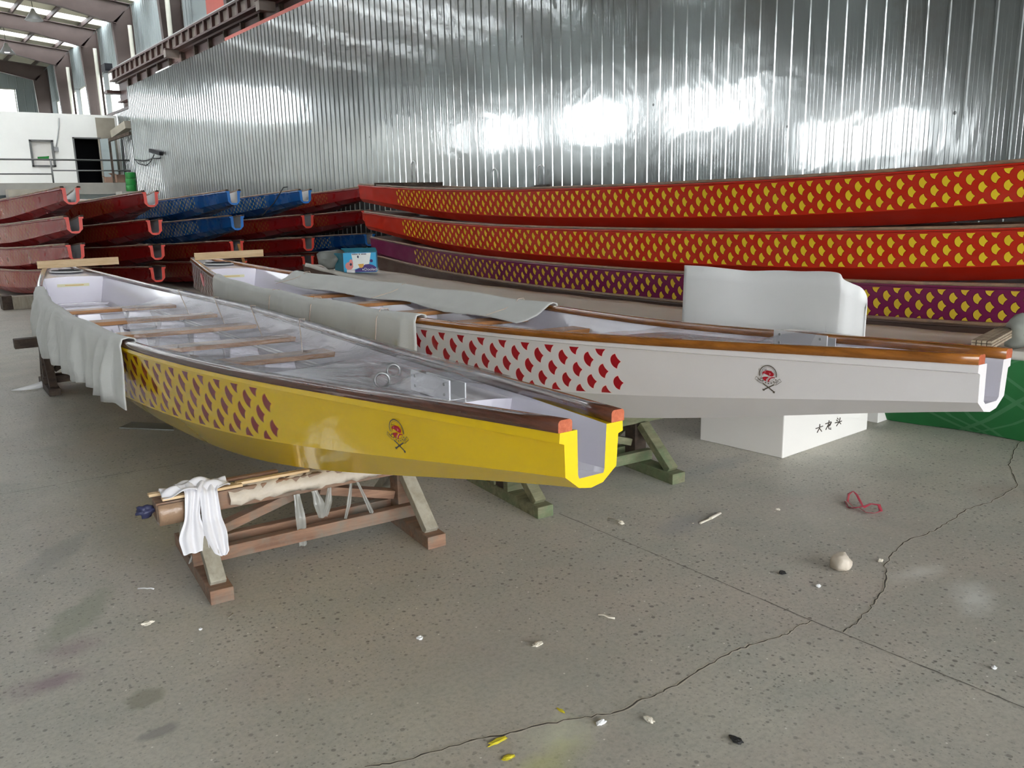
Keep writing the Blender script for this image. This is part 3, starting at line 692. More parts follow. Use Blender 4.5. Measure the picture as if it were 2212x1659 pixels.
def emblem(boat, S, side, yc, zc_frac, size, rise=0):
    """round dragon crest over crossed paddles, lying on the hull side"""
    y = yc; zt = S.zt(y) - .03; zc = S.zc(y); z = zc + (zt - zc) * zc_frac
    wt = S.w(y) - .012; w0 = S.wc(y); x = w0 + (wt - w0) * zc_frac
    d = .05; y2 = y - d; tx = (S.wc(y2) + (S.w(y2) - .012 - S.wc(y2)) * zc_frac) - x
    tz = (S.zc(y2) + (S.zt(y2) - .03 - S.zc(y2)) * zc_frac) - z
    T = Vector((side * tx, -d, tz)).normalized(); U = Vector((side * (wt - w0), 0, zt - zc)).normalized()
    N = T.cross(U).normalized()
    if N.x * side < 0: N = -N
    O = Vector((side * x, y, z)); k = size / 785
    P = lambda a, b, lift=.0016: O + T * ((a - 1022) * k) + U * (-(b - 728) * k) + N * lift
    r = MB(); c1 = G('emblem grey')
    def strip(mb, pts, wd, lift=.0016):
        g = []
        for i, p in enumerate(pts):
            a = pts[max(i - 1, 0)]; b_ = pts[min(i + 1, len(pts) - 1)]; dx, dy = b_[0] - a[0], b_[1] - a[1]; l = math.hypot(dx, dy) or 1
            nx, ny = -dy / l * wd / 2, dx / l * wd / 2; g.append([P(p[0] + nx, p[1] + ny, lift), P(p[0] - nx, p[1] - ny, lift)])
        mb.grid(g, 0, False)
    arc = lambda cx, cy, rr, a0, a1, n=26: [(cx + rr * math.cos(math.radians(a0 + (a1 - a0) * i / n)), cy - rr * math.sin(math.radians(a0 + (a1 - a0) * i / n))) for i in range(n + 1)]
    strip(r, arc(1030, 585, 240, 192, -20), 24); strip(r, arc(1035, 590, 205, 200, -200, 40), 7)
    strip(r, [(870, 480), (930, 470), (985, 470)], 8); strip(r, [(985, 465), (995, 430), (1010, 455)], 8)
    for q in ((822, 705), (878, 772), (945, 825), (1025, 845), (1105, 832), (1178, 795), (1240, 738)): strip(r, [(q[0] - 18, q[1]), (q[0] + 18, q[1])], 30)
    for sx in (1, -1):
        X = lambda a: 1010 + (a - 1010) * sx + (0 if sx == 1 else 22)
        dy = 0 if sx == 1 else 55
        strip(r, [(X(690), 655 + dy), (X(645), 725 + dy), (X(800), 835 + dy * .8), (X(870), 850 + dy * .6), (X(850), 790 + dy * .7), (X(690), 655 + dy)], 12)
        strip(r, [(X(720), 730 + dy), (X(745), 720 + dy), (X(765), 755 + dy), (X(790), 745 + dy), (X(798), 790 + dy)], 14)
        strip(r, [(X(865), 845 + dy * .6), (X(1010), 950), (X(1165), 1075 - dy * .8)], 34)
        strip(r, [(X(1135), 1100 - dy), (X(1195), 1065 - dy)], 26); strip(r, [(X(1165), 1110 - dy), (X(1185), 1085 - dy)], 30)
    e = r.build('emblem', c1, boat, fix=False)
    m = MB()
    def poly(mb, pts, lift): 
        b = len(mb.v); mb.v += [tuple(P(a, c, lift)) for a, c in pts]; mb.f.append(tuple(range(b, b + len(pts)))); mb.m.append(0); mb.sm.append(False)
    poly(m, [(870, 560), (885, 525), (920, 505), (985, 490), (1000, 475), (1060, 482), (1090, 490), (1130, 492), (1170, 540), (1215, 580), (1180, 595), (1200, 625), (1150, 640), (1120, 645), (1060, 625), (1010, 600), (960, 575), (925, 560), (905, 565), (892, 600), (885, 630), (872, 610), (880, 590)], .0022)
    poly(m, [(862, 690), (900, 662), (960, 655), (1020, 655), (1045, 662), (1020, 690), (975, 730), (955, 790), (915, 765), (880, 725)], .0022)
    poly(m, [(1000, 800), (1045, 800), (1062, 755), (1100, 705), (1150, 690), (1213, 688), (1215, 665), (1140, 662), (1095, 680), (1055, 715), (1030, 755)], .0022)
    m.build('dragon_head', G('emblem red'), e, fix=False)
    m = MB(); poly(m, [(1060, 540), (1105, 560), (1115, 575), (1075, 612), (1062, 600), (1085, 578)], .0028); poly(m, [(925, 540), (975, 525), (990, 512), (940, 520)], .0028)
    poly(m, [(1000, 790), (1010, 740), (1060, 690), (1075, 650), (1090, 690), (1050, 720), (1028, 760)], .0019); m.build('highlight', G('emblem pink'), e, fix=False)
    return e

def full_boat(name, S, pose, mats, label, ranges, amber=False):
    x, y, ph, dz, tilt, roll = pose
    B = empty(name, (x, y, dz), (tilt, -roll, -ph)); tag(B, label, 'boat', 'dragon boats on sawhorses')
    hullm, railm, endm, inm = mats
    h = hull_mb(S).build('hull', [hullm, inm, hullm], B, fix=False); weld(h); smooth_long(h)
    for sd in (-1, 1):
        o = rail_mb(S, sd, 0, S.L * .992).build('gunwale_rail', [railm, endm], B); o['label'] = 'varnished wooden gunwale rail'
    d = deck_mb(S, .62, 1.85, .022, True, True).build('bow_deck', inm, B)
    yb = S.L * .878
    d2 = deck_mb(S, yb, S.L - .02, -.004, True).build('stern_deck', inm, B)
    # floor ribs
    for k in range(9):
        yy = 2.5 + k * .62; mb = MB(); z = S.zi(yy)
        wdt = S.inner(yy, z + .05); mb.add([(-wdt + .02, yy - .02, z + .02), (wdt - .02, yy - .02, z + .02), (wdt - .02, yy + .02, z + .02), (-wdt + .02, yy + .02, z + .02), (-wdt + .04, yy - .03, z), (wdt - .04, yy - .03, z), (wdt - .04, yy + .03, z), (-wdt + .04, yy + .03, z)],
            [(0, 1, 2, 3), (0, 4, 5, 1), (1, 5, 6, 2), (2, 6, 7, 3), (3, 7, 4, 0)]); mb.build('floor_rib', inm, B)
    return B
def local(B, P):
    B_m = Matrix.Translation(B.location) @ B.rotation_euler.to_matrix().to_4x4(); return B_m.inverted() @ Vector(P)
def world(B, P): return (Matrix.Translation(B.location) @ B.rotation_euler.to_matrix().to_4x4()) @ Vector(P)
def s_at(B, S, side, px, py, dz=0):
    best = min(((np.linalg.norm(proj(world(B, (side * S.w(y), y, S.zg(y) + dz))) - np.array([px, py])), y) for y in np.linspace(0, S.L, 300))); return best[1]
def bench(B, S, y, z, pill=True):
    w = S.inner(y, z) - .002; b = MB().box(-w, w, y - .085, y + .085, z - .028, z); o = b.build('bench', G('bench wood'), B, bevel=.004)
    if pill:
        lim = S.bi(y - .08) - .14
        for x in (-min(w * .5, lim), min(w * .38, lim)):
            zb = S.zi(y) + .004; mb = MB(); hw0, hw1 = .125, .085
            mb.add([(x - hw0, y - .07, zb), (x + hw0, y - .07, zb), (x + hw0, y + .07, zb), (x - hw0, y + .07, zb), (x - hw1, y - .05, z - .03), (x + hw1, y - .05, z - .03), (x + hw1, y + .05, z - .03), (x - hw1, y + .05, z - .03)],
                   [(0, 3, 2, 1), (4, 5, 6, 7), (0, 1, 5, 4), (1, 2, 6, 5), (2, 3, 7, 6), (3, 0, 4, 7)]); mb.build('support', G('inner white gelcoat'), o, bevel=.01)
    return o
def hatch(B, S, y, r=.14):
    z = S.zt(y) + .004 + .018; mb = MB()
    c = lambda rr, zz: [(rr * math.cos(a * math.pi / 16), y + rr * math.sin(a * math.pi / 16), zz) for a in range(32)]
    mb.grid([c(r + .022, z - .006), c(r + .02, z + .004), c(r + .002, z + .006)], 0, True, closed=True); ring = mb.build('hatch_ring', G('white plastic'), B)
    mb = MB(); mb.grid([c(r, z + .002), c(r - .004, z + .012), c(r * .6, z + .013)], 0, True, closed=True); b0 = len(mb.v) - 32; mb.f.append(tuple(range(b0, b0 + 32))); mb.m.append(0); mb.sm.append(False)
    mb.box(-r * .5, r * .5, y - .008, y + .008, z + .013, z + .02); mb.build('hatch_lid', G('black plastic'), ring)
def bracket(B, S, y):
    z = S.zt(y) - .022 + .0125; mb = MB(); L = .26
    mb.box(-.035, .035, y - L / 2, y + L / 2, z + .001, z + .006); mb.box(-.035, -.029, y - L / 2, y + L / 2, z + .006, z + .075); mb.box(.03, .035, y - L / 2, y + L / 2, z + .006, z + .06)
    o = mb.build('bracket', G('steel'), B); 
    for yy in (y - L * .38, y + L * .38):
        for zz in (z + .022, z + .058): MB().tube([(-.0375, yy, zz), (-.0285, yy, zz)], .006).build('bolt', G('dull steel'), o)
    return o
def ringbolt(B, x, y, z, r=.028, ang=0):
    pts = [(x + r * math.cos(a) * math.cos(ang), y + r * math.cos(a) * math.sin(ang), z + r + r * math.sin(a)) for a in [i * 2 * math.pi / 20 for i in range(21)]]
    return MB().tube(pts, .005, 8, cap=False).build('ring_bolt', G('dull steel'), B)

YP = (1.543, 1.675, .017, 0.0, 0.0, -.024); WP = (3.164, 1.295, -.005, .012, -.001, -.033)
YB = full_boat('dragon_boat', S10, YP, (G('yellow gelcoat'), G('dark varnished wood'), G('reddish varnished wood'), G('inner white gelcoat')), 'yellow dragon boat with dark red scale print and dark wooden rails on sawhorses', None)
SW = Shape(S10.L, S10.KW, [a + b for a, b in zip(S10.w_, [.013, .002, -.012, .018, .001, -.002, .009, -.003, -.002])], [a + b for a, b in zip(S10.zg_, [.008, -.006, .002, -.001, .003])], S10.zc_, S10.wc_, S10.zb_, S10.kb_)
WB = full_boat('dragon_boat', SW, WP, (G('white gelcoat'), G('amber varnished wood'), G('reddish varnished wood'), G('inner white gelcoat')), 'white dragon boat with crimson scale print and amber wooden rails on sawhorses', None)
for B, S, yy in ((YB, S10, .82), (WB, SW, .78)):
    hatch(B, S, S.L * .925); o = bracket(B, S, yy)
for a, b, r_, an in ((826, 842, .028, -.6), (850, 812, .026, -.6), (908, 832, .024, .6)):
    q = local(YB, onz(a, b, .803)); ringbolt(YB, q.x, q.y, S10.zt(q.y) - .022 + .010, r_, an)
# label stickers on the stern bulkheads
for B, S in ((YB, S10), (WB, SW)):
    y = S.L * .878 - .002; z = S.zt(y) - .07
    st = MB().box(-.16, .13, y - .001, y, z - .014, z + .014).build('sticker', G('sticker yellow'), B)
    mb = MB().box(-.09, .08, y - .0016, y - .001, z - .003, z + .003)
    mb.build('print', G('picture gold'), st)
benchpx = [((145, 672), (329, 659)), ((181, 697), (399, 680)), ((245, 717), (479, 703)), ((340, 752), (560, 731)), ((460, 779), (652, 763))]
BY_ = []
for a, b in benchpx:
    z = .70; P = [local(YB, onz(*b, z)), local(YB, onz(*a, z))]; yy = P[0].y; BY_.append(yy)
for i, yy in enumerate(BY_): bench(YB, S10, yy + .05, .70)
for yy in BY_: bench(WB, SW, yy, .70)
# centre stringers of the yellow boat (thin alloy rods beside the benches)
for x in (.25, .29):
    mb = MB(); z = .665; mb.tube([(x, 2.2, z), (x, BY_[0] - .1, z + .01)], .006, 8); mb.build('rod', G('white plastic'), YB)
ye = s_at(YB, S10, -1, 848, 855); we_ = s_at(WB, SW, -1, 1655, 745)
emblem(YB, S10, -1, s_at(YB, S10, -1, 846, 940, -.13), .50, .122); emblem(WB, SW, -1, s_at(WB, SW, -1, 1653, 812, -.13), .50, .125)
# stem emblem at white boat's stern quarter
# boards lying across the sterns
def lie(name, p0, p1, w, h, mat, label, cat, group=None, bev=.003):
    p0 = Vector(p0); p1 = Vector(p1); o = MB().bar(p0, p1, w, h).build(name, mat, None, bevel=bev); tag(o, label, cat, group); return o
for B, S, lab, a, b in ((YB, S10, 'pale wooden plank lying across the stern of the yellow boat', (82, 585), (257, 572)), (WB, SW, 'pale wooden plank lying across the stern of the white boat', (421, 563), (569, 557))):
    z = S.zg(S.L * .955) + .036 + .004
    A = onz(a[0], a[1], z + B.location.z); C_ = onz(b[0], b[1], z + B.location.z)
    yc = world(B, (0, S.L * .955, 0)).y
    A = ony(a[0], a[1], yc); C_ = ony(b[0], b[1], yc - .02); zz = S.zg(S.L * .945) + .042 + B.location.z
    lie('plank', (A[0], yc, zz), (C_[0], yc - .02, zz), .03, .08, G('pale lumber'), lab, 'plank')

# ------------------------------------------------------------------ mats draped over the rails
def mat_drape(name, B, S, side, y0, y1, outl, inl, folds, label, seed=1, depth=.03, n=150, lay=None):
    """outl / inl: functions of t (0..1) giving the hanging length outside / inside of the rail"""
    rr = random.Random(seed); fs = sorted(rr.uniform(.03, .97) for _ in range(folds)); am = [rr.uniform(.6, 1.3) for _ in fs]; wd = [rr.uniform(.007, .015) for _ in fs]
    dr = [rr.uniform(-.1, .1) for _ in fs]
    g = []
    for i in range(n + 1):
        t = i / n; y = y0 + (y1 - y0) * t; w = S.w(y) + .012; zt = S.zg(y) + .006; O = outl(t); I = inl(t); row = []
        wi = S.w(y) - S.rw - .006
        prof = [(wi - .012, zt - I, I), (wi - .012, zt - I * .7, I * .7), (wi - .010, zt - I * .4, I * .4), (wi - .004, zt - .03, .03), (wi + .004, zt, 0), ((wi + w) / 2, zt + .008, 0), (w, zt, 0),
                (w + .012, zt - .03, .03), (w + .013, zt - .09, .09), (w + .012, zt - O * .4, O * .4), (w + .010, zt - O * .6, O * .6), (w + .008, zt - O * .8, O * .8), (w + .006, zt - O, O)]
        if lay:
            q = lay(t)
            prof[:4] = [(wi - q, zt - .098, .12), (wi - q * .7, zt - .090, .1), (wi - q * .38, zt - .062, .06), (wi - q * .12, zt - .018, .02)]
        for k, (x, z, hang) in enumerate(prof):
            a = 0
            for f_, A_, W_, D_ in zip(fs, am, wd, dr):
                q = (t - f_ - D_ * hang) / W_; a += A_ * math.exp(-q * q)
            out = k > 6; ins = k < 4
            a = min(a, 1.2); a = a * depth * (min(1, hang / .22) + .1); a += .006 * math.sin(y * 9 + k) * min(1, hang / .1)
            row.append((side * (x + (a if out else (-a * .7 if ins else a * .0))), y, z + (0 if not (out or ins) else 0) + (0.01 * math.sin(y * 5.3 + seed) if k in (0, 12) else 0) + (.006 * math.sin(y * 6 + seed) if 4 <= k <= 6 else 0)))
        g.append(row)
    mb = MB(); mb.grid(g, 0, True); o = mb.build(name, G('foam mat cloth'), None, solid=.006, fix=False)
    M = Matrix.Translation(B.location) @ B.rotation_euler.to_matrix().to_4x4(); o.data.transform(M)
    tag(o, label, 'mat', 'foam mats over the boat rails')
    return o
ya = s_at(YB, S10, -1, 268, 737); yb_ = s_at(YB, S10, -1, 76, 622)
mat_drape('foam_mat', YB, S10, -1, ya, yb_, lambda t: .385 - .07 * t + .02 * math.sin(t * 23) - .02 * math.sin(t * 11), lambda t: .05 + .02 * math.sin(t * 9), 19, 'pleated grey foam mat hanging over the side of the yellow boat', 3, .05)
ya2 = s_at(WB, SW, -1, 902, 690); yb2 = s_at(WB, SW, -1, 463, 599)
mat_drape('foam_mat', WB, SW, -1, ya2, yb2, lambda t: .37, lambda t: .09 + .05 * math.sin(t * 7 + 1), 6, 'long grey foam mat over the near rail of the white boat, mesh print beside it', 9, .02)
ya3 = s_at(WB, SW, 1, 1203, 661); yb3 = s_at(WB, SW, 1, 646, 588)
mat_drape('foam_mat', WB, SW, 1, ya3, yb3, lambda t: .16, lambda t: .27 + .03 * math.sin(t * 11), 5, 'pale foam mat folded into the white boat over its far rail', 21, .03, lay=lambda t: .25 + .03 * math.sin(t * 11) + .04 * math.sin(t * 5 + 1))
# strings holding the mats and film
def string(P, label, group):
    o = MB().tube(P, .003, 6).build('string', G('twine'), None); tag(o, label, 'string', group)
def on_rail(B, S, side, y, dz=.01, dx=0): return world(B, (side * (S.w(y) + .004 + dx), y, S.zg(y) + dz))
for i, (a, b) in enumerate((((392, 627), (366, 677)), ((468, 642), (428, 706)), ((548, 664), (508, 722)), ((654, 697), (600, 765)))):
    y = s_at(YB, S10, 1, *a); A = on_rail(YB, S10, 1, y, .008, -.03); yb0 = sorted(BY_)[::-1][i + 1 if i < 4 else 4]
    C_ = world(YB, (S10.inner(yb0, .7) * .62, yb0 + .02, .71)); C2 = on_rail(YB, S10, 1, y, -.05, .006); C1_ = on_rail(YB, S10, 1, y, .006, .006)
    string([C2, C1_, A, C_], ['thin string from far rail to the bench nearest the yellow stern', 'thin string tied to the second bench from the yellow stern', 'thin string tied to the third bench from the yellow stern', 'thin string tied to the fourth bench from the yellow stern'][i], 'strings on the yellow boat')
def mat_string(B, S, side, px, py, O, lab, inn=.12):
    y = s_at(B, S, side, px, py); w = S.w(y)
    pts = ([(side * (w - S.rw - .31), y, S.zg(y) - .085), (side * (w - S.rw - .12), y, S.zg(y) - .045)] if inn > .2 else [(side * (w - S.rw - .03), y, S.zg(y) - inn)]) + [(side * (w - S.rw - .022), y, S.zg(y) - .012 if inn > .2 else S.zg(y) - .03), (side * (w - S.rw), y, S.zg(y) + .018), (side * w, y, S.zg(y) + .022), (side * (w + .034), y, S.zg(y) - .04), (side * (w + .05), y + .01, S.zg(y) - O)]
    string([world(B, p) for p in pts], lab, 'strings on the mats')
mat_string(WB, SW, -1, 822, 678, .30, 'string over the near mat close to its folded end'); mat_string(WB, SW, -1, 680, 649, .2, 'string over the near mat by its dark stain')
mat_string(WB, SW, -1, 590, 633, .2, 'string over the near mat towards the stern'); mat_string(WB, SW, 1, 1130, 650, .1, 'string over the far mat near its open end', .27)
mat_string(WB, SW, 1, 880, 617, .1, 'string over the middle of the far mat', .27); mat_string(WB, SW, 1, 668, 592, .1, 'string at the stern end of the far mat', .27)
# clear film across the yellow boat
def film_sheet():
    g = []; rr = random.Random(4); n = 90; m = 34
    for i in range(n + 1):
        y = .70 + (BY_[0] + .1 - .70) * i / n; w = S10.w(y); zr_ = S10.zg(y) + .004; bl = min(1, max(0, (y - 1.85) / .3)); dk = (S10.zt(y) + .002) * (1 - bl) + .712 * bl
        t = max(0, (y - 2.7) / (BY_[0] - 2.7)); xe = -w - .004 if t <= 0 else -w + .06 + t * (w * .95)
        row = []
        for j in range(m + 1):
            u = j / m; x = (w + .008) * (1 - u) + xe * u
            df = max(0, (w - S10.rw) - x); dn = max(0, x + (w - S10.rw)) if t <= 0 else 9
            k = math.exp(-df / .10) if df > 0 else 1; k2 = math.exp(-dn / .10) if t <= 0 else 0
            k = max(k, k2); z = dk + (zr_ - dk) * k
            if df > 0: z += (.010 * math.sin(y * 6 + x * 5) + .006 * math.sin(y * 17 + x * 11 + math.sin(x * 9))) * (1 - k) + .004
            z += .066 * math.exp(-(x / .09) ** 4 - ((y - .82) / .17) ** 4)
            row.append((x, y + .015 * math.sin(x * 7), z))
        row = [(w + .010, y, zr_ - .05)] + row
        g.append(row)
    mb = MB(); mb.grid(g, 0, True); o = mb.build('plastic_film', MATS['clear film'], None, fix=False)
    o.data.transform(Matrix.Translation(YB.location) @ YB.rotation_euler.to_matrix().to_4x4()); tag(o, 'clear plastic film stretched over the benches and bow of the yellow boat', 'plastic film')
film_sheet()
g = []
for i in range(21):
    y = .70 + 1.2 * i / 20; g.append([(x * (SW.w(y) - .06), y, SW.zt(y) + .004 + (.066 * math.exp(-(x * SW.w(y) / .09) ** 4 - ((y - .78) / .17) ** 4)) + .004 * math.sin(y * 21 + x * 5)) for x in [k / 10 for k in range(-10, 11)]])
mb = MB(); mb.grid(g); o = mb.build('plastic_film', MATS['clear film'], None, fix=False); o.data.transform(Matrix.Translation(WB.location) @ WB.rotation_euler.to_matrix().to_4x4()); tag(o, 'clear plastic film over the bow deck of the white boat', 'plastic film')

# ------------------------------------------------------------------ stacked boats
def simple_boat(name, S, mats, detail=True, rimmed=True):
    """hull, rails, bow deck, stern deck; mats = hull, rim, inside, rail, deck"""
    B = empty(name)
    h = hull_mb(S).build('hull', [mats[0], mats[2], mats[1]], B, fix=False); weld(h); smooth_long(h)
    for sd in (-1, 1): rail_mb(S, sd, 0, S.L * .995, 40).build('gunwale_rail', [mats[3], G('dark old lumber')], B)
    deck_mb(S, 1.1, 2.2, .10, True, True, 6).build('bow_deck', mats[2], B)
    yb = S.L * .86; yc = S.L * .93
    deck_mb(S, yc, S.L - .02, -.01, True, False, 4).build('stern_deck', mats[4], B)
    deck_mb(S, yb, yb + .25, .0, True, True, 3).build('stern_seat', mats[4], B)
    for k in range(5): 
        y = 2.6 + k * 1.7; z = S.zt(y) - .11; w = S.inner(y, z); MB().box(-w, w, y - .09, y + .09, z - .025, z).build('bench', mats[4], B)
    return B
S20.rh = .026; S20.fl = .018
W_ = G('weathered rail wood'); DK = G('deck brown')
protoR = simple_boat('racing_boat', S20, (G('red gelcoat dusty'), G('red rim'), G('inner grey gelcoat'), W_, DK))
protoB = simple_boat('racing_boat', S20, (G('blue gelcoat dusty'), G('blue rim'), G('inner grey gelcoat'), W_, DK))
cols = [(150, 13.7, [402, 465, 525, 582], 'RRRR'), (325, 14.3, [411, 472, 527, 575], 'RRRR'), (505, 14.6, [409, 464, 518, 566], 'BBRR'), (657, 14.9, [408, 462, 512, 557], 'BRRR'), (793, 15.3, [402, 452, 503, 549], 'RRBR')]
colw = ['stack over the dusty timber block', 'red stack behind the yellow stern plank', 'stack with two blue boats on top', 'stack with one blue boat over three red', 'stack behind the printed boats']
roww = ['topmost', 'second from the top', 'third from the top', 'bottom']
used = set()
for ci, (px, Y, tops, cc) in enumerate(cols):
    rr = random.Random(ci + 4); prev = None
    for ri, py in enumerate(tops):
        src = protoR if cc[ri] == 'R' else protoB
        P = ony(px, py, Y); o = src if cc[ri] not in used else copy_tree(src); used.add(cc[ri])
        z = P[2] - .60; dx = rr.uniform(-.03, .03)
        o.location = (P[0] if prev is None else prev + dx, Y + rr.uniform(-.05, .05), max(z, .01)); o.rotation_euler = (0, 0, -.012 * ci + .02)
        if prev is None: prev = P[0]
        tag(o, '%s boat, %s in the %s' % ('red' if cc[ri] == 'R' else 'blue', roww[ri], colw[ci]), 'boat', 'racing boats stacked by the wall')
# timber chocks under the far stacks
for ci, (px, Y, tops, cc) in enumerate(cols):
    X = ony(px, 466, Y)[0]
    if ci == 0:
        tag(MB().box(1.86, 2.5, 15.35, 15.62, 0, .20).build('timber_block', G('dusty grey lumber'), None, bevel=.006), 'dusty timber block under the first stack of red boats', 'block')
        tag(MB().box(1.72, 1.86, 15.40, 15.7, 0, .22).build('timber_post', G('dark old lumber'), None, bevel=.004), 'dark upright timber beside the dusty block', 'post')
# printed boats near the partition
def right_boat(mat, rim, zb, dx, label, tilt=0.0, ystern=12.8):
    B = simple_boat('printed_boat', S20, (mat, rim, G('inner grey gelcoat'), W_, DK)); B.location = (6.89 + dx, ystern - 12.4, zb); B.rotation_euler = (tilt, 0, 0)
    tag(B, label, 'boat', 'printed boats stacked before the corrugated partition'); return B
plain('purple rim', srgb(120, 34, 78), .4)
R1 = right_boat(G('red gelcoat printed'), G('red rim'), 1.205, 0, 'topmost red boat with yellow scale print before the corrugated partition', .0, 12.75)
R2 = right_boat(G('red gelcoat printed'), G('red rim'), .765, .0, 'second red boat with yellow scale print, just above the purple one', .0, 12.62)
R3 = right_boat(G('purple gelcoat printed'), G('purple rim'), .355, .0, 'purple boat with yellow scale print under the two red ones', .0, 12.45)
R4 = right_boat(G('brown hull'), G('brown hull'), .07, .0, 'brown boat at the bottom of the printed stack', .0, 12.4)
# boards on stern of the printed stack
for i, (z, yy) in enumerate(((1.205 + .62, 12.2), (.765 + .60, 12.1), (.355 + .60, 12.0))):
    pass
tag(MB().bar((6.6, 12.0, 1.205 + .60), (7.25, 11.1, 1.205 + .58), .1, .05).build('plank', G('dark old lumber'), None, bevel=.004), 'dark brown board lying on the topmost red printed boat', 'plank')
# steel hoops standing on the far rail of the topmost boat
for i, (px, pt, pb, hw, lab) in enumerate(((895, 348, 392, 10, 'steel hoop standing above the dark board end'), (1070, 364, 396, 8, 'middle steel hoop, the shortest of the three'), (1168, 357, 389, 8, 'steel hoop with a small dark foot plate'))):
    X = 7.42; b = onx(px, pb, X); t = onx(px, pt, X); yy = b[1]; zb = R1.location.z + S20.zg(yy - R1.location.y) ; r = .065
    pts = [(X, yy - r, zb)] + [(X, yy - r * math.cos(a * math.pi / 10), t[2] - r + r * math.sin(a * math.pi / 10)) for a in range(11)] + [(X, yy + r, zb)]
    o = MB().tube(pts, .011, 8).build('steel_hoop', G('steel'), None); tag(o, lab, 'hoop', 'steel hoops on the topmost printed boat')
    if i == 2: MB().box(X - .03, X + .03, yy - .16, yy + .11, zb, zb + .03).build('foot_plate', G('dark old lumber'), o)

# low boat covered with a beige sheet
S5 = S20; CB = empty('covered_boat', (5.92, -1.0, .065), (0, .06, .06)); tag(CB, 'low boat covered with a beige sheet between the white boat and the printed stack', 'boat')
h = hull_mb(S5).build('hull', [G('brown hull'), G('inner grey gelcoat'), G('brown hull')], CB, fix=False); weld(h); smooth_long(h)
for sd in (-1, 1): rail_mb(S5, sd, 0, S5.L * .99, 40).build('gunwale_rail', [W_, G('dark old lumber')], CB)
def cover(mat, y0, y1, ext, label, name, z0=.006, sag=.02):
    g = []
    for i in range(61):
        y = y0 + (y1 - y0) * i / 60; w = S5.w(y); g.append([(x, y, S5.zg(y) + z0 + dz - (sag if abs(x) < w * .8 else 0) + .004 * math.sin(y * 7 + x * 6)) for x, dz in ((-w - ext, -.05), (-w - .004, 0), (-w * .7, 0), (-w * .35, 0), (0, 0), (w * .35, 0), (w * .7, 0), (w - .03, 0))])
    mb = MB(); mb.grid(g); o = mb.build(name, mat, None, solid=.003, fix=False); o.data.transform(Matrix.Translation(CB.location) @ CB.rotation_euler.to_matrix().to_4x4()); tag(o, label, 'sheet'); return o
def on_cover(x, y):
    q = local(CB, (x, y, .6)); return world(CB, (q.x, q.y, S5.zg(q.y) + .006)).z
cover(G('beige sheet'), 2.7, 12.25, .02, 'beige sheet laid over the low boat beside the printed stack', 'cover_sheet')
# timber under the covered boat and printed stack
for (y, lab) in ((4.2, 'timber bearer under the covered boat, towards the printed stack bow'), (7.6, 'timber bearer under the covered boat, towards its stern')):
    tag(MB().box(5.0, 6.0, y - .05, y + .05, 0, .066).build('timber_bearer', G('dark old lumber'), None), lab, 'timber')
# green netting hung along the covered boat
g = []; mbn = MB(); N_ = 30
rows = []
for i in range(N_ + 1):
    y = 1.8 + 2.2 * i / N_; w = S5.w(y) + .014
    x = 5.905 - .06 * y - w; rows.append([(x, -1.0 + y, S5.zg(y) + .065 + .06 * w - .04), (x + .0, -1.0 + y, .42), (x + .05, -1.0 + y, .28), (x + .12 + .01 * math.sin(y * 9), -1.0 + y, .12), (x + .22 + .02 * math.sin(y * 8), -1.0 + y, .004)])
mbn.grid(rows, 0, True)
for i in range(N_):
    for j in range(4): mbn.uv[i * 4 + j] = [(i * .107, j * .16), (i * .107, (j + 1) * .16), ((i + 1) * .107, (j + 1) * .16), ((i + 1) * .107, j * .16)]
o = mbn.build('green_netting', G('green netting'), None, fix=False); tag(o, 'green netting hanging to the floor beyond the bow of the white boat', 'netting')
# bundle of laths with a cloth bag
A = onz(2128, 752, .63); C_ = onz(2192, 716, .60); A = Vector(A); C_ = Vector(C_); d = (C_ - A).normalized(); sd = d.cross(Vector((0, 0, 1))).normalized()
lb = empty('lath_bundle', A); tag(lb, 'tied bundle of thin wooden laths lying across the covered boat', 'bundle')
rr = random.Random(2); ln = (C_ - A).length
for k in range(12):
    o_ = sd * ((k % 4) - 1.5) * .026 + Vector((0, 0, 1)) * (k // 4) * .017 + Vector((0, 0, .015)); e = rr.uniform(-.03, .05)
    MB().bar(o_ - d * .12, o_ + d * (ln + e), .022, .013, up=(0, 0, 1)).build('lath', G('lath wood'), lb)
rp = [sd * .06 * math.cos(a) + Vector((0, 0, .035 + .035 * math.sin(a))) + d * ln * .55 for a in [k * 2 * math.pi / 16 for k in range(17)]]
MB().tube(rp, .004, 6, cap=False).build('twine_loop', G('dark old lumber'), lb)
def lump(name, c, r, mat, seed, label, cat, squash=(1, 1, 1), amp=.35, parent=None, sub=2, group=None):
    bm = bmesh.new(); bmesh.ops.create_icosphere(bm, subdivisions=3, radius=1)
    from mathutils import noise as nz
    for v in bm.verts:
        p = v.co.copy(); n = nz.noise(p * 1.4 + Vector((seed * 3.1, seed, 0))) + .6 * nz.noise(p * 3.1 + Vector((seed, 0, seed))); v.co = p * (1 + amp * n)
        v.co = Vector((v.co.x * r * squash[0], v.co.y * r * squash[1], v.co.z * r * squash[2]))
    zmin = min(v.co.z for v in bm.verts)
    for v in bm.verts: v.co.z -= zmin
    me = bpy.data.meshes.new(name); bm.to_mesh(me); bm.free(); me.materials.append(mat)
    for p in me.polygons: p.use_smooth = cat not in ('pebble', 'chip')
    o = bpy.data.objects.new(name, me); COL.objects.link(o); o.location = c
    if parent: o.parent = parent
    if label: tag(o, label, cat, group)
    return o
P = onz(2210, 730, .62); lump('cloth_bag', (P[0] + .06, P[1], on_cover(P[0] + .1, P[1]) - .01), .12, G('pale cloth bag'), 3, 'pale grey cloth bundle beside the tied laths', 'cloth', (1, 1.1, .75), .4)

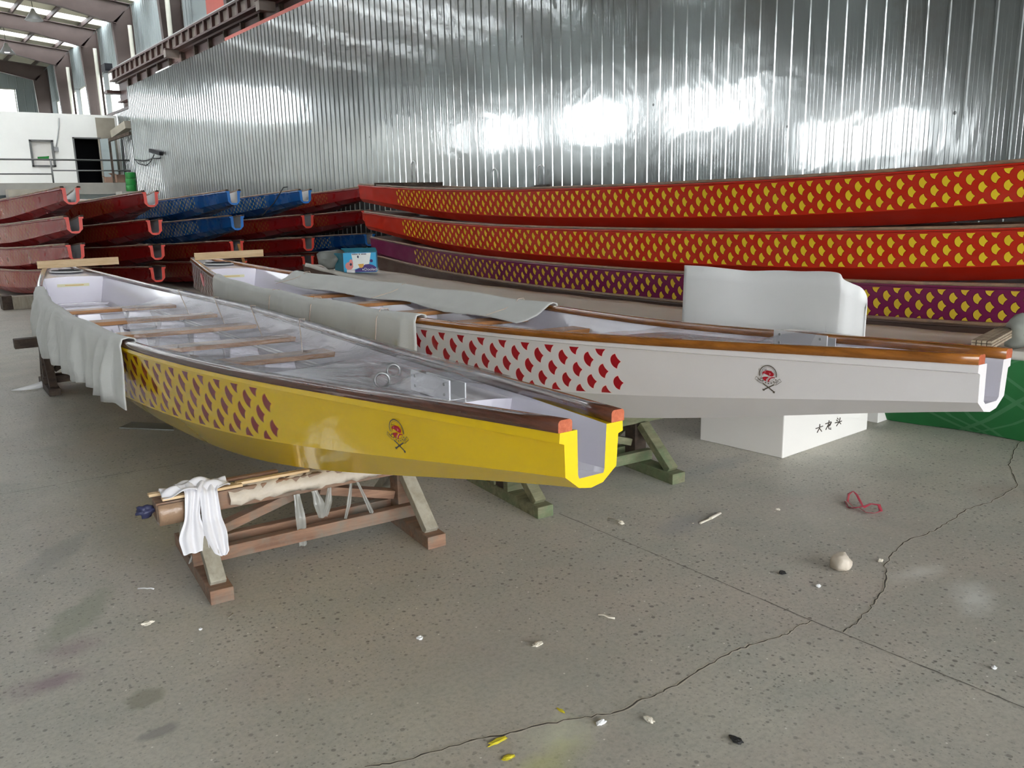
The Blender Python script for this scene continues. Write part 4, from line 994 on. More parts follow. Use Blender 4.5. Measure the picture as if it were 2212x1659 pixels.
# white carton and standing foam sheet behind the white boat
P0 = Vector(onz(1690, 991)); PL = Vector(onz(1512, 950)); PR = Vector(onz(1873, 928))
ex = (PL - P0); ey = (PR - P0); ey = ey.normalized() * ey.length; H_ = .60
bx = empty('carton', P0); tag(bx, 'large white carton with handwritten characters under the white boat', 'carton')
F4 = [P0, PL, PL + ey, PR]
mb = MB(); q = [p - P0 for p in F4]
for z in (0,): pass
mb.prism(q, (0, 0, 0), (0, 0, H_)); body = mb.build('body', G('white cardboard'), bx, bevel=.006)
mb = MB(); mb.prism([q[0] * .0 + Vector((0, 0, 0)), q[1] * .5, q[1] * .5 + q[3], q[3]], (0, 0, H_ + .001), (0, 0, H_ + .005)); mb.build('flap', G('white cardboard'), bx)
mb = MB(); mb.prism([q[1] * .51, q[1], q[1] + q[3], q[1] * .51 + q[3]], (0, 0, H_ + .001), (0, 0, H_ + .005)); mb.build('flap', G('white cardboard'), bx)
# handwriting on the bright face (image plane of that face)
nrm = ey.normalized().cross(Vector((0, 0, 1))); 
if nrm.dot(Vector((0, 0, 1.5)) - P0) < 0 and nrm.y > 0: nrm = -nrm
def facept(px, py):
    d = Vector(ray(px, py)); o_ = Vector((0, 0, HC)); t = (P0 - o_).dot(nrm) / d.dot(nrm); return o_ + d * t + nrm * .0025 - P0
S_ = lambda x, y: (1500 + x * 450 / 2212, 850 + y * 450 / 2212)
strokes = [[(1285, 372), (1360, 345)], [(1330, 325), (1325, 365), (1300, 415)], [(1325, 368), (1348, 402)],
           [(1388, 322), (1448, 300)], [(1428, 285), (1418, 330), (1392, 385)], [(1418, 325), (1425, 375), (1445, 380), (1443, 362)], [(1452, 305), (1432, 345)], [(1440, 318), (1412, 352)],
           [(1515, 262), (1526, 275)], [(1505, 280), (1520, 290)], [(1490, 312), (1560, 292)], [(1545, 255), (1535, 300), (1505, 345)], [(1530, 300), (1552, 322)]]
mb = MB()
for s_ in strokes: mb.tube([facept(*S_(*p)) for p in s_], .0028, 5)
mb.build('handwriting', G('graphite'), bx)
P = Vector(onz(1896, 914)); b2 = empty('carton', P); tag(b2, 'small white carton on the floor beyond the large one', 'carton')
mb = MB(); e1 = ex.normalized() * .35; e2 = ey.normalized() * .7; mb.prism([Vector(), e1, e1 + e2, e2], (0, 0, 0), (0, 0, .12)); mb.build('body', G('white cardboard'), b2, bevel=.004)
tp = [(1479, 573), (1520, 575), (1570, 580), (1620, 585), (1680, 584), (1730, 586), (1780, 586), (1812, 590), (1822, 603), (1840, 612), (1860, 621), (1870, 634), (1873, 650), (1866, 668), (1850, 690)]
tq = []; K_ = list(range(len(tp)))
for i in range((len(tp) - 1) * 6): tq.append((herm(K_, [p[0] for p in tp], i / 6), herm(K_, [p[1] for p in tp], i / 6)))
tq.append(tp[-1]); tp = tq
g = []
for i, (a, b) in enumerate(tp):
    t = i / (len(tp) - 1); X = 5.07 + .035 * (1 - t ** 2) * math.sin(t * 12.5 + 4.2) + max(0, t - .6) * .1
    T_ = Vector(onx(a, b, X)); Bt = Vector(onx(a - 14 * (1 - t) * 0, b, X)); lean = .03 * (1 - t)
    sh = 0
    g.append([(T_.x - .0 * k, T_.y + lean * (1 - k / 10) + sh * (1 - k / 10), .003 + (T_.z - .003) * k / 10) for k in range(11)])
mb = MB(); mb.grid(g); o = mb.build('foam_sheet', G('white foam sheet'), None, solid=.006, fix=False); tag(o, 'tall wavy white foam sheet standing behind the white boat', 'sheet')

# printed carton, bag and gloves on the covered boat
z = on_cover(5.15, 9.9) + .003
A = Vector((4.97, 10.0, z)); e1 = Vector((.83, -.558, 0)) * .42; e2 = Vector((-e1.y, e1.x, 0)).normalized() * .20
if e2.dot(A) < 0: e2 = -e2
pc = empty('product_carton', A); tag(pc, 'open blue product carton with pictures on the covered boat', 'carton')
hh = .25; mb = MB(); mb.prism([Vector(), e1, e1 + e2, e2], (0, 0, 0), (0, 0, hh)); mb.build('body', G('cyan card'), pc)
mb = MB(); u = e1.normalized(); mb.prism([-u * .003, -u * .003 + e2 * .55, -u * .003 + e2 * .55 + Vector((0, 0, hh)), -u * .003 + Vector((0, 0, hh))], (0, 0, 0), u * -.001); mb.build('side_panel', G('dull steel'), pc)
mb = MB(); mb.prism([-u * .14 + e2, -u * .003 + e2 * .5, -u * .003 + e2 * .5 + Vector((0, 0, hh * .98)), -u * .14 + e2 + Vector((0, 0, hh * .98))], (0, 0, 0), e2.normalized() * .006); mb.build('side_flap', G('teal card'), pc)
mb = MB(); mb.prism([e2, e1 + e2, e1 * .95 + e2 * 1.1 + Vector((0, 0, .05)), -u * .05 + e2 * 1.1 + Vector((0, 0, .05))], (0, 0, hh), (0, 0, hh + .003)); mb.build('top_flap', G('teal card'), pc)
nf = e2.normalized() * -1
fr = lambda a, b, l=.001: u * (a * e1.length) + Vector((0, 0, b * hh)) + nf * l
def dec(name, pts, mat, l):
    mb = MB(); mb.add([fr(a, b, l) for a, b in pts], [tuple(range(len(pts)))]); return mb.build(name, mat, pc, fix=False)
ell = lambda cx_, cy_, rx, ry, n=20: [(cx_ + rx * math.cos(a * 2 * math.pi / n), cy_ + ry * math.sin(a * 2 * math.pi / n)) for a in range(n)]
dec('glow', [(.25, .97), (.85, .99), (.78, .4), (.6, .3), (.3, .15), (.1, .15), (.28, .6)], G('picture white'), .0012)
dec('band', [(.28, .02), (.99, .02), (.99, .25), (.9, .36), (.78, .42), (.66, .4), (.5, .24), (.36, .14)], G('picture violet'), .0016)
dec('puppy', ell(.17, .34, .12, .2) , G('picture pink'), .002); dec('puppy_head', ell(.23, .48, .06, .2), G('picture pink'), .0024); dec('puppy_face', ell(.22, .42, .035, .07), G('picture dark'), .0028)
dec('bowl', [(.44, .42), (.62, .44), (.6, .28), (.54, .22), (.48, .24)], G('picture gold'), .002); dec('spot', ell(.45, .80, .025, .07), G('picture dark'), .002); dec('badge', ell(.85, .58, .05, .08), G('picture violet'), .002)
mb = MB()
for k in range(17):
    if k in (7, 10): continue
    a = .27 + k * .026; mb.add([fr(a, .90, .002), fr(a + .018, .90, .002), fr(a + .018, .965, .002), fr(a, .965, .002)], [(0, 1, 2, 3)])
mb.build('heading', G('picture dark'), pc, fix=False)
cu = bpy.data.curves.new('lettering', 'FONT'); cu.body = 'Doolecki'; cu.size = .052; cu.extrude = .0003; cu.align_x = 'LEFT'; t0 = bpy.data.objects.new('tmp', cu); COL.objects.link(t0); bpy.context.view_layer.update(); me = bpy.data.meshes.new_from_object(t0.evaluated_get(bpy.context.evaluated_depsgraph_get())); bpy.data.objects.remove(t0); me.materials.clear(); me.materials.append(G('picture white'))
to = bpy.data.objects.new('lettering', me); COL.objects.link(to); to.parent = pc
to.matrix_local = Matrix.Translation(fr(.62, .08, .0022)) @ Matrix((( u.x, 0, nf.x, 0), (u.y, 0, nf.y, 0), (0, 1, 0, 0), (0, 0, 0, 1)))
dec('logo_dot', ell(.585, .14, .018, .045), G('picture white'), .002)
P = (4.98, 10.35, on_cover(5.0, 10.35)); lump('plastic_bag', P, .17, G('grey bag'), 6, 'crumpled translucent grey bag beside the blue product carton', 'bag', (1.2, .8, .7), .35)
o = MB(); A = Vector((4.86, 10.42, P[2] + .14)); B_ = Vector((5.10, 10.35, P[2] + .19)); 
o.tube([A, A + Vector((.02, 0, .04)), (A + B_) / 2 + Vector((0, 0, .03)), B_ + Vector((-.05, 0, .02)), B_], [.02, .03, .035, .03, .03], 8); tag(o.build('foam_strip', G('cotton rag'), None), 'white foam strip lying on the grey bag', 'foam piece')
zr0 = on_cover(4.95, 9.8) + .022; o = MB(); o.tube([(4.93, 9.84, zr0), (5.02, 9.79, zr0)], .022, 10); tag(o.build('roll', G('white plastic'), None), 'small white roll at the foot of the blue product carton', 'roll')

# ------------------------------------------------------------------ sawhorses
def sawhorse(name, loc, rot, h, span, m_leg, m_rail, m_post, label, over=(.16, .16), foot=.72):
    r = empty(name, loc, (0, 0, rot)); tag(r, label, 'sawhorse', 'sawhorses under the boats')
    hs = span / 2
    for sx in (-1, 1):
        x = sx * hs
        MB().box(x - .045, x + .045, -foot / 2, foot / 2, 0, .058).build('foot', m_rail, r, bevel=.003)
        MB().box(x - .04, x + .04, -.045, .045, .058, h - .08).build('post', m_post, r, bevel=.003)
        for sy in (-1, 1):
            MB().bar((x + .0, sy * (foot / 2 - .055), .060), (x, sy * .062, h - .085), .062, .045, up=(0, 1, 0)).build('leg', m_leg, r, bevel=.003)
    for sy in (-1, 1): MB().box(-hs - .05, hs + .05, sy * .068 - .022, sy * .068 + .022, .060, .118).build('rail', m_rail, r, bevel=.003)
    for sx in (-1, 1): MB().bar((sx * (hs - .05), 0, .16), (sx * .06, 0, h - .09), .04, .06, up=(0, 1, 0)).build('brace', m_rail, r, bevel=.003)
    MB().box(-hs - over[0], hs + over[1], -.05, .05, h - .08, h).build('beam', m_rail, r, bevel=.004)
    return r
h1 = S10.zb(1.75) - .02
SH1 = sawhorse('sawhorse', (1.43, 3.40, 0), -.105, h1 - .012, .93, G('dusty grey lumber'), G('old reddish lumber'), G('old reddish lumber'), 'reddish wooden sawhorse with a rag, under the yellow bow')
yl = 8.1; SH2 = sawhorse('sawhorse', (1.63, yl, 0), -.05, S10.zb(yl - 1.675) - .055, .93, G('dark old lumber'), G('dark old lumber'), G('dark old lumber'), 'dark sawhorse under the mat-hung stern of the yellow boat', (.22, .16))
zp = S10.zb(yl - 1.675) - .055
for sx, lb in ((-1, 'packing block on the dark sawhorse, outer side'), (1, 'packing block on the dark sawhorse, inner side')): tag(MB().box(1.65 + sx * .22 - .06, 1.65 + sx * .22 + .06, yl - .05, yl + .05, zp + .001, zp + .038).build('packing_block', G('dusty grey lumber'), None), lb, 'block')
SH3 = sawhorse('sawhorse', (2.92, 3.27, 0), -.105, SW.zb(3.27 - 1.295) + .0, .86, G('old green lumber'), G('old green lumber'), G('dark old lumber'), 'greenish sawhorse under the bow of the white boat')
SH4 = sawhorse('sawhorse', (3.12, 8.2, 0), -.03, SW.zb(6.9) + .0, .9, G('dark old lumber'), G('dark old lumber'), G('dark old lumber'), 'dark sawhorse under the stern of the white boat')
# packing on the first sawhorse: slats, paper wrap, tape
def shl(x, y, z): return Matrix.Translation((1.43, 3.40, 0)) @ Matrix.Rotation(-.105, 4, 'Z') @ Vector((x, y, z))
hb = h1 - .012
rr = random.Random(11)
mb = MB(); g = []
for i in range(37):
    t = i / 36; x = -.34 + .74 * t; row = []
    for k in range(9):
        a = -.35 + k * (math.pi + .7) / 8; ry = .060 + rr.uniform(-.004, .026); rz = .050 + rr.uniform(-.014, .018)
        row.append((x, -ry * math.cos(a), hb - .042 + rz * math.sin(a) - (.012 if False else 0)))
    g.append([(p[0], p[1], min(p[2], hb + .006)) for p in row])
mb.grid(g, 0, True); mb.build('paper_wrap', G('pale paper wrap'), SH1, solid=.002, fix=False)
mb = MB(); g = []
for i in range(10):
    x = -.62 + .10 * i / 9; g.append([(x, y, z) for y, z in ((-.066, hb - .005), (-.07, hb - .05), (-.06, hb - .092), (0, hb - .10), (.06, hb - .09))])
mb.grid(g); mb.build('tape', G('tape brown'), SH1, solid=.002, fix=False)
for i, (x0, x1, y, z, m, lab) in enumerate(((-.60, -.28, -.052, .016, 'pale lumber', 'pale slat at the front edge of the ragged sawhorse'), (-.64, -.50, .02, .020, 'pale lumber', 'short pale slat at the tip of the ragged sawhorse'), (-.30, .02, -.02, .014, 'pale lumber', 'middle pale slat on the ragged sawhorse'), (-.42, -.10, .05, .014, 'old reddish lumber', 'old brown slat at the back of the ragged sawhorse'))):
    o = MB().bar(shl(x0, y, hb + z), shl(x1, y + .01, hb + z - .004), .03, .012).build('slat', G(m), None, bevel=.002); tag(o, lab, 'slat', 'slats on the ragged sawhorse')
lump('dark_wad', shl(-.66, .0, hb - .07), .028, G('picture dark'), 4, 'dark wad of torn film at the sawhorse tip', 'scrap', (1.4, .9, .9), .5)
# rag
def cloth_strip(path, widths, wav=.008, n=10, seed=0, lat=(1, 0, 0)):
    g = []; L = Vector(lat)
    N = 24
    for i in range(N + 1):
        t = i / N * (len(path) - 1); k = min(int(t), len(path) - 2); f = t - k; f2 = f * f * (3 - 2 * f)
        p = Vector(path[k]).lerp(Vector(path[k + 1]), f); w = widths[k] * (1 - f2) + widths[k + 1] * f2
        d = (Vector(path[k + 1]) - Vector(path[k])).normalized(); nn = d.cross(L).normalized()
        g.append([p + L * (j / n - .5) * w + nn * (wav * math.sin(j * 1.3 + seed + i * .12) * min(1, i / 6 + .3)) for j in range(n + 1)])
    return g
rg = empty('rag', shl(-.48, 0, hb + .02)); tag(rg, 'white cotton rag hanging over the ragged sawhorse', 'rag')
o0 = rg.location.copy(); rel = lambda x, y, z: shl(x, y, z) - o0
lat = (shl(1, 0, 0) - shl(0, 0, 0))
mb = MB(); mb.grid(cloth_strip([rel(-0.480, .04, hb + .035), rel(-0.475, -.02, hb + .05), rel(-0.480, -.075, hb + .03), rel(-0.500, -.105, hb - .06), rel(-0.515, -.160, hb - .13), rel(-0.515, -.205, hb - .180)], [.12, .13, .07, .06, .11, .10], .009, 12, 1, lat)); mb.build('front_lobe', G('cotton rag'), rg, solid=.003, sub=1, fix=False)
mb = MB(); mb.grid(cloth_strip([rel(-0.420, .03, hb + .035), rel(-0.420, -.03, hb + .045), rel(-0.425, -.085, hb + .02), rel(-0.430, -.125, hb - .08), rel(-0.428, -.170, hb - .13), rel(-0.425, -.225, hb - .19), rel(-0.422, -.235, hb - .205)], [.10, .10, .07, .075, .085, .06, .03], .007, 12, 3, lat)); mb.build('side_lobe', G('cotton rag'), rg, solid=.003, sub=1, fix=False)
g = []
for i in range(17):
    row = []
    for j in range(17):
        a, b = i / 16 - .5, j / 16 - .5; z = .034 * math.exp(-(a * a + b * b) * 5) + .009 * math.sin(a * 11 + b * 7) + .006 * math.sin(b * 15 - a * 8 + 1)
        row.append(rel(-0.465 + a * .27, -.012 + b * .12, hb + .022 + max(z, -.002)))
    g.append(row)
mb = MB(); mb.grid(g); mb.build('crumpled_top', G('cotton rag'), rg, solid=.003, sub=1, fix=False)
# torn film strips under the beam
for i, (x, l, w, dx, lab) in enumerate(((-.06, .24, .045, .01, 'widest torn film strip hanging under the sawhorse'), (.02, .13, .05, .03, 'short bunched film strip under the sawhorse'), (.09, .12, .03, -.03, 'short narrow film strip under the sawhorse'), (.19, .19, .02, -.05, 'dark straight film strip under the yellow hull'), (.22, .22, .022, .08, 'slanting film strip nearest the sawhorse post'), (-.42, .20, .03, -.10, 'film strip behind the rag'))):
    a = shl(x, -.07, hb - .07); b_ = shl(x + dx * .5, -.085, hb - .07 - l * .5); c = shl(x + dx, -.075, hb - .07 - l)
    mb = MB(); mb.grid(cloth_strip([a - a, b_ - a, c - a], [w * .6, w, w * .8], .006, 6, i * 2, lat)); o = mb.build('film_strip', MATS['cloudy film strip'], None, fix=False); o.location = a
    tag(o, lab, 'film strip', 'torn film strips on the sawhorse')
lump('rag_wad', (2.92 - .30, 3.20, SW.zb(1.97) - .03), .035, G('pale paper wrap'), 9, 'frayed wad on the greenish sawhorse beam', 'scrap', (1.3, 1, .8), .6)
P = Vector(onz(65, 838)); g = []
for i in range(13):
    a = -math.pi * .95 * i / 12; g.append([(P.x - .15 + .17 * (1 - math.cos(a)) * .5 * 2 * .9 + 0, P.y + .10 * math.sin(a), .004), (P.x - .15 + .17 * (1 - math.cos(a)) * .9, P.y + .09 * math.sin(a), .004 + .085 * (i / 12) ** 1.2)])
mb = MB(); mb.grid(g); o = mb.build('paper_offcut', G('white foam sheet'), None, solid=.002, fix=False); tag(o, 'curled white offcut on the floor by the dark sawhorse', 'offcut')
A = [onz(258, 926), onz(285, 914), onz(372, 918), onz(376, 931)]
mb = MB(); mb.prism([Vector(p) for p in A], (0, 0, .002), (0, 0, .010)); plain('grey pane', srgb(132, 134, 128), .25); tag(mb.build('flat_offcut', G('grey pane'), None), 'flat pale grey strip on the floor behind the yellow hull', 'offcut')

# ------------------------------------------------------------------ debris on the floor
def chip(px, py, r, mat, label, seed, sq=(1, 1, .6), cat='chip', amp=.5, group='scraps on the floor'):
    P = onz(px, py); lump('paint_chip', (P[0], P[1], 0), r, G(mat), seed, label, cat, sq, amp, group=group)
chip(1342, 1133, .013, 'paper scrap', 'pale chip by the end of the floor joint near the sawhorse foot', 1)
chip(1680, 1103, .010, 'paper scrap', 'pale chip left of the red ribbon', 2)
chip(1902, 1214, .010, 'paper scrap', 'pale chip beside the crumpled ball, near the crack', 3)
chip(1767, 1269, .010, 'white plastic', 'round white chip below the crumpled ball', 4)
chip(907, 1382, .011, 'white plastic', 'white chip alone on the floor before the sawhorse', 5)
chip(319, 1350, .013, 'paper scrap', 'folded pale scrap left of the sawhorse foot', 6, (1.6, 1, .5))
chip(433, 1361, .006, 'white plastic', 'tiny white chip below the sawhorse foot', 7)
chip(2147, 1445, .008, 'white plastic', 'white chip near the far end of the floor joint', 8)
chip(1690, 1241, .012, 'black scrap', 'black scrap left of the crumpled ball', 9)
chip(1592, 1604, .014, 'black scrap', 'black scrap near the lowest part of the crack', 10, (.8, 1.4, .5))
chip(1402, 1560, .012, 'paper scrap', 'forked pale scrap above the long crack', 11, (.7, 1.6, .6))
chip(1298, 1565, .012, 'white plastic', 'white scrap by the powdery stain', 12, (1.4, .7, .5))
chip(1162, 1394, .014, 'paper scrap', 'beige scrap in mid floor', 13, (1.5, .8, .4))
chip(1075, 1603, .014, 'yellow scrap', 'yellow flake beside the long crack', 14, (2.2, .6, .2))
chip(1098, 1638, .012, 'yellow scrap', 'yellow flake below the long crack', 15, (1.6, .8, .25))
chip(1212, 1536, .009, 'yellow scrap', 'small yellow-green flake above the powdery stain', 16, (.6, 1.6, .2))
def stick(pts, r, mat, label, name='splinter'):
    mb = MB(); mb.tube([(*onz(*p)[:2], r * .9) for p in pts], r, 6, flat=.6); tag(mb.build(name, G(mat), None), label, 'scrap', 'splinters on the floor')
stick([(1512, 1133), (1532, 1124), (1546, 1115)], .007, 'paper scrap', 'jagged pale splinter between sawhorse and red ribbon'); 
stick([(1534, 1124), (1555, 1112)], .010, 'paper scrap', 'short torn end beside the jagged splinter')
stick([(1313, 1121), (1330, 1123), (1338, 1125)], .004, 'dusty grey lumber', 'thin splinter behind the chip by the floor joint')
stick([(298, 1273), (312, 1272), (318, 1273), (326, 1272), (332, 1274)], .004, 'white plastic', 'thin white squiggle left of the ragged sawhorse')
stick([(1292, 1330), (1305, 1331), (1315, 1336), (1328, 1338)], .005, 'paper scrap', 'dull splinter in the middle of the floor')
stick([(1040 + 455, 1131), (1499, 1131)], .002, 'paper scrap', 'tiny offcut by the torn splinter')
stick([(495, 1336), (503, 1327)], .004, 'dusty grey lumber', 'short grey splinter below the sawhorse rail')
# red ribbon
mb = MB()
def rib(pts, w):
    g = []
    P = [Vector((*onz(a, b)[:2], z)) for a, b, z in pts]
    for i, p in enumerate(P):
        d = (P[min(i + 1, len(P) - 1)] - P[max(i - 1, 0)]).normalized(); n = d.cross(Vector((.25, .1, 1))).normalized(); g.append([p + n * w / 2 + Vector((0, 0, .004)), p - n * w / 2])
    mb.grid(g, 0, True)
rib([(1826, 1085, .004), (1832, 1100, .006), (1850, 1102, .008), (1862, 1100, .015), (1850, 1082, .03), (1842, 1076, .035), (1832, 1080, .028), (1830, 1092, .02), (1845, 1102, .010), (1862, 1101, .012), (1880, 1097, .018), (1896, 1101, .02), (1903, 1108, .012)], .012)
rib([(1858, 1103, .01), (1870, 1110, .006), (1888, 1112, .005), (1902, 1110, .012), (1898, 1100, .022), (1880, 1098, .022), (1864, 1102, .012)], .018)
tag(mb.build('ribbon', G('red ribbon plastic'), None, solid=.001, fix=False), 'tangled red plastic ribbon on the floor', 'ribbon')
P = onz(1826, 1236); lump('crumpled_ball', (P[0], P[1] + .02, 0), .040, G('pale paper wrap'), 12, 'crumpled ball of tape casting a long shade on the floor', 'crumpled ball', (1, 1, .95), .28)

# ------------------------------------------------------------------ crane runway
CR = empty('crane_runway', (9.6, 5, 6.3)); tag(CR, 'rusty crane runway girder above the corrugated partition', 'girder')
y0, y1 = 0, 34.6
MB().box(-.03, .03, y0, y1, .90, .98).build('crane_track', G('dull steel'), CR)
MB().box(-.11, .11, y0, y1, .84, .90).build('upper_flange', G('crane steel'), CR)
MB().box(-.005, .03, y0, y1, .52, .84).build('web', G('crane web'), CR)
MB().box(-.11, .11, y0, y1, .46, .52).build('lower_flange', G('crane steel'), CR)
for k in range(48): MB().box(-.10, -.006, y0 + .2 + k * .72, y0 + .32 + k * .72, .52, .84).build('stiffener', G('crane steel'), CR)
MB().box(.25, .28, y0, y1, -.30, .46).build('girder_web', G('crane steel'), CR)
MB().box(.12, .42, y0, y1, -.36, -.30).build('girder_flange', G('crane steel'), CR); MB().box(.10, .42, y0, y1, .40, .46).build('girder_flange', G('crane steel'), CR)
for k in range(24): MB().box(.13, .25, y0 + .5 + k * 1.4, y0 + .6 + k * 1.4, -.3, .40).build('girder_stiffener', G('dark old lumber'), CR)
for i, Y in enumerate((30.9, 22.6)):
    b = empty('trim_crane_%d' % i, (0, 0, 0)); bpy.data.objects.remove(b)
    MB().box(-.35, .10, Y - 5 - .12, Y - 5 + .12, .22, .46).build('bracket', G('crane web'), CR)
    MB().box(-.36, .12, Y - 5 - .16, Y - 5 + .16, .46, .49).build('bracket_plate', G('crane steel'), CR)
# end stop
MB().box(-.25, .05, y1 - .1, y1 + .5, .90, 1.2).build('end_stop', G('black plastic'), CR); MB().box(-.3, .3, y1 - .2, y1 + .3, .0, .12).build('end_plate', G('crane steel'), CR)
P = onx(354, 156, 9.2); lm = empty('tube_lamp', P); tag(lm, 'lit fluorescent tube lamp under the crane runway', 'lamp')
MB().tube([(0, -.75, 0), (0, .75, 0)], .045, 10).build('tube', MATS['lamp tube'], lm); MB().box(-.05, .05, -.8, .8, .045, .10).build('housing', G('white plastic'), lm)
MB().tube([(0, -.5, .09), (.35, -.5, .30)], .01).build('bracket', G('dull steel'), lm)
A = onx(700, -3, 9.1); mb = MB().box(9.0, 9.2, 5, 24.5, 5.93, 6.12); o = mb.build('red_beam', G('red steel'), None); tag(o, 'red steel beam along the top of the corrugated partition', 'beam')
A = onx(450, 33, 10.5); B_ = onx(555, 0, 10.5); mb = MB().box(10.45, 10.55, B_[1] - 3, A[1], A[2], A[2] + 1.1); o = mb.build('red_girder', G('red steel'), None); tag(o, 'broad red girder high behind the crane runway', 'girder')
# downpipes
for i, (px, Y, lab) in enumerate(((286, 39.6, 'cream downpipe beside the dark column nearest the partition end'), (205, 45.9, 'cream downpipe on the brown column lit by the window'), (141, 52.4, 'cream downpipe on the column farthest along the hall'), (372, 33.1, 'cream downpipe beside the column above the crane runway'))):
    P = ony(px, 110, Y); o = MB().tube([(P[0], Y, .0), (P[0], Y, 9.1)], .085, 12); o = o.build('downpipe', G('cream pipe'), None); tag(o, lab, 'pipe', 'downpipes along the outer wall')
# hanging lamps
for i, (px, py, Y, lab) in enumerate(((72, 32, 43, 'conical hanging lamp between the two nearest rafters'), (14, 105, 49.5, 'conical hanging lamp, lit, farther down the hall'))):
    P = ony(px, py, Y); l = empty('hanging_lamp', P); tag(l, lab, 'lamp', 'hanging lamps under the roof')
    mb = MB(); c = lambda r, z: [(r * math.cos(a * math.pi / 10), r * math.sin(a * math.pi / 10), z) for a in range(20)]
    mb.grid([c(.06, .25), c(.12, .1), c(.36, -.22)], 0, True, closed=True); mb.build('lamp_shade', G('dull steel'), l, solid=.005, fix=False)
    MB().tube([(0, 0, .25), (0, 0, zr(P[0]) - P[2])], .012, 6).build('cord', G('black plastic'), l)
    if i == 1: MB().tube([(0, 0, -.18), (0, 0, -.10)], .10, 12).build('bulb', MATS['lamp tube'], l)
# ------------------------------------------------------------------ office front
r = empty('platform_railing', (0, 39.75, 2.67)); tag(r, 'grey pipe railing along the raised office platform', 'railing')
MB().tube([(-8, 0, .93), (10.3, 0, .93)], .035, 8).build('top_rail', G('railing grey'), r)
MB().tube([(-8, 0, .36), (6.9, 0, .36)], .028, 8).build('middle_rail', G('railing grey'), r); MB().tube([(6.9, 0, .50), (10.3, 0, .50)], .028, 8).build('middle_rail', G('railing grey'), r)
for x in (-2.1, 2.4, 6.9, 10.3): MB().tube([(x, 0, 0), (x, 0, .93)], .035, 8).build('post', G('railing grey'), r)
pts = [ony(127, 255, 40.97), ony(127, 275, 40.97), ony(124, 300, 40.97), ony(121, 320, 40.97)]
sk = empty('socket', pts[-1]); tag(sk, 'small wall socket with a cable hanging on the office wall', 'socket')
o0 = Vector(pts[-1]); MB().tube([Vector(p) - o0 for p in pts], .02, 6).build('cable', G('dull steel'), sk); MB().box(-.08, .08, -.06, 0, -.14, .04).build('box', G('dull steel'), sk)
st = MB().box(9.06, 9.83, 40.985, 41.0, 2.67, 5.45).build('stained_panel', G('office stained'), offw)
# corner clutter beside the office
A = ony(236, 303, 39.5); B_ = ony(281, 288, 38.0)
mb = MB().bar(A, B_, .10, .12); o = mb.build('plank_shelf', G('dark old lumber'), None); tag(o, 'dark shelf plank in the corner beside the office door', 'plank')
mb = MB().bar((A[0], A[1], 2.67), (A[0], A[1], A[2] - .06), .08, .08); o2 = mb.build('shelf_post', G('dark old lumber'), o)
mb = MB().bar((A[0] + .25, A[1] + .1, A[2] + .25), (B_[0], B_[1] + .1, B_[2] + .35), .3, .30); o = mb.build('wooden_box', G('office stained'), None); tag(o, 'stained wooden box on the corner shelf', 'box')
for i, (px, py, s, m, lab) in enumerate(((250, 397, .30, 'carton brown', 'brown carton lying by the office corner'), (262, 396, .42, 'carton brown', 'square open brown carton in the office corner'), (267, 397, .30, 'office stained', 'dull stained carton behind the brown ones'))):
    P = ony(px - 6 - (8 if i == 0 else -3 if i == 2 else -2), py, 39.95 + (.0, .0, .62)[i]); bb = empty('carton', (P[0], P[1], 2.67), (0, 0, .3 * i)); tag(bb, lab, 'carton', 'cartons by the office'); MB().box(-s / 2, s / 2, -s / 2, s / 2, 0, s * .8).build('body', G(m), bb)
    MB().bar((-s / 2, 0, s * .8), (-s * .8, 0, s * .95), s, .01, up=(0, 0, 1)).build('flap', G(m), bb)
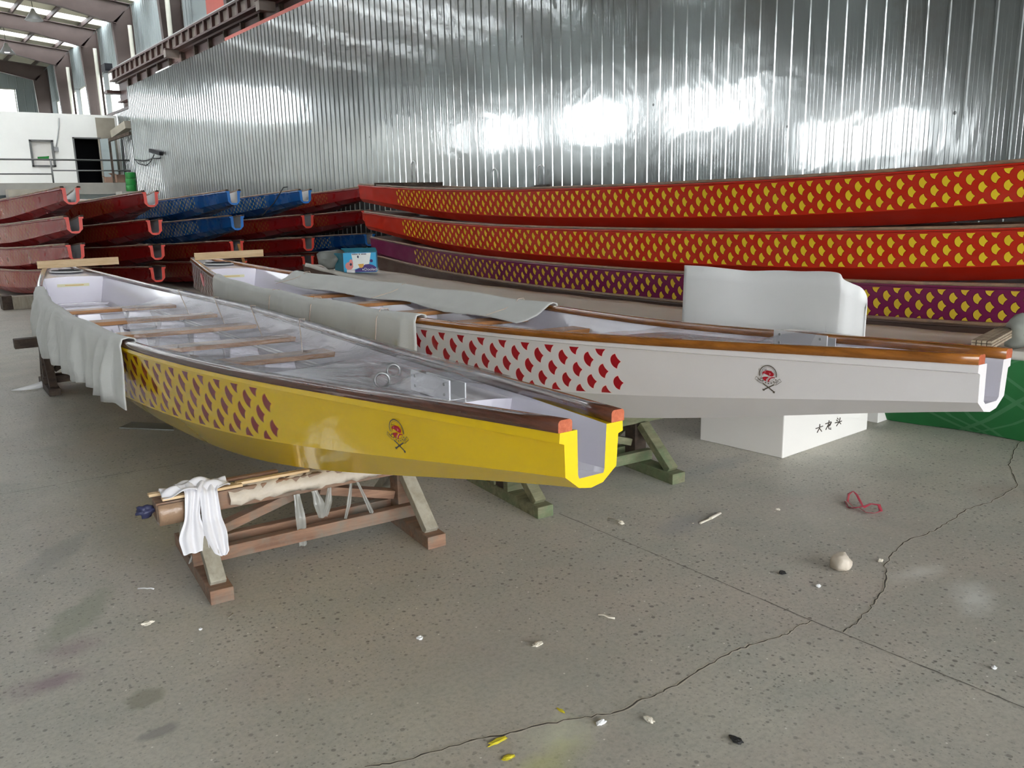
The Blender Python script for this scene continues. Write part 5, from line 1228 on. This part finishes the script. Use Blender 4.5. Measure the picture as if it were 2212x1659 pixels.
# concrete block carrying green rolls
P = ony(283, 400, 37.5); tag(MB().box(P[0] - .5, P[0] + .4, 37.0, 38.0, 0, 2.25).build('concrete_block', G('concrete'), None), 'concrete block below the green rolls', 'block')
zz = 2.25
for i in range(3):
    h_ = .25; o = MB().tube([(0, 0, 0), (0, 0, h_)], .20, 20); o = o.build('green_roll', G('green plastic'), None, bevel=.01); o.location = (P[0] + .01 * i, 37.5, zz); zz += h_ + .004
    tag(o, ['lowest green roll of the pile beside the partition end', 'middle green roll of the pile beside the partition end', 'top green roll of the pile beside the partition end'][i], 'roll', 'green rolls')
P = ony(30, 420, 38.6)
tag(MB().box(P[0] - 2.5, P[0] + .9, 38.4, 39.3, 0, 2.05).build('blue_cabinet', G('blue paint'), None), 'dark blue cabinet below the office platform', 'cabinet')
tag(MB().box(P[0] - .2, P[0] + 1.6, 38.5, 39.2, 2.06, 2.4).build('pale_crate', G('office stained'), None), 'pale crate on the dark blue cabinet', 'crate')
# wiring on the partition
X = WX - .13
W1 = [onx(*p, X) for p in ((290, 344), (305, 348), (318, 346), (330, 342), (345, 342))]; W2 = [onx(*p, X) for p in ((290, 344), (300, 354), (315, 358), (325, 350), (333, 334))]
wv = empty('loose_wiring', W1[0]); tag(wv, 'loose black wiring and clamp on the corrugated partition', 'wiring'); o0 = Vector(W1[0])
MB().tube([Vector(p) - o0 for p in W1], .018, 6).build('wire', G('black plastic'), wv); MB().tube([Vector(p) - o0 for p in W2], .018, 6).build('wire', G('black plastic'), wv)
MB().bar(Vector(onx(325, 325, X)) - o0, Vector(onx(348, 332, X)) - o0, .12, .12).build('clamp', G('black plastic'), wv)

P = ony(515, 528, 13.9); Q = ony(528, 556, 13.6)
o = MB().bar(P, (Q[0], Q[1], max(Q[2] - .15, .02)), .04, .03).build('leaning_stick', G('bench wood'), None); tag(o, 'thin brown stick leaning between the red bows behind the white boat stern', 'stick')
P = ony(612, 405, 14.6); Q = ony(566, 466, 14.2)
o = MB().tube([Vector(P) + Vector((.12, .1, .01)), Vector(P), Vector(P).lerp(Vector(Q), .5) + Vector((0, -.05, -.03)), Q], .009, 6).build('rope', G('black plastic'), None); tag(o, 'dark rope hanging over the side of the topmost blue boat', 'rope')
y = s_at(WB, SW, -1, 428, 572); z0 = (SW.zc(y) + SW.zt(y)) / 2 + .02; x0 = -(SW.wc(y) + SW.w(y) - .016) / 2 - .006
dx = (SW.w(y - .1) - SW.w(y)) / .1; T = Vector((dx, 1, 0)).normalized(); U = Vector((-(SW.w(y) - SW.wc(y)) , 0, SW.zt(y) - SW.zc(y))).normalized(); N = T.cross(U)
if N.x > 0: N = -N
mb = MB(); mb.prism([Vector((x0, y, z0)) + (T * math.cos(a * math.pi / 10) + U * math.sin(a * math.pi / 10)) * .075 for a in range(20)], N * .0, N * .006); mb.build('round_badge', G('emblem pink'), WB)
# ------------------------------------------------------------------ name clean-up for children copies is left to Blender
bpy.context.view_layer.update()
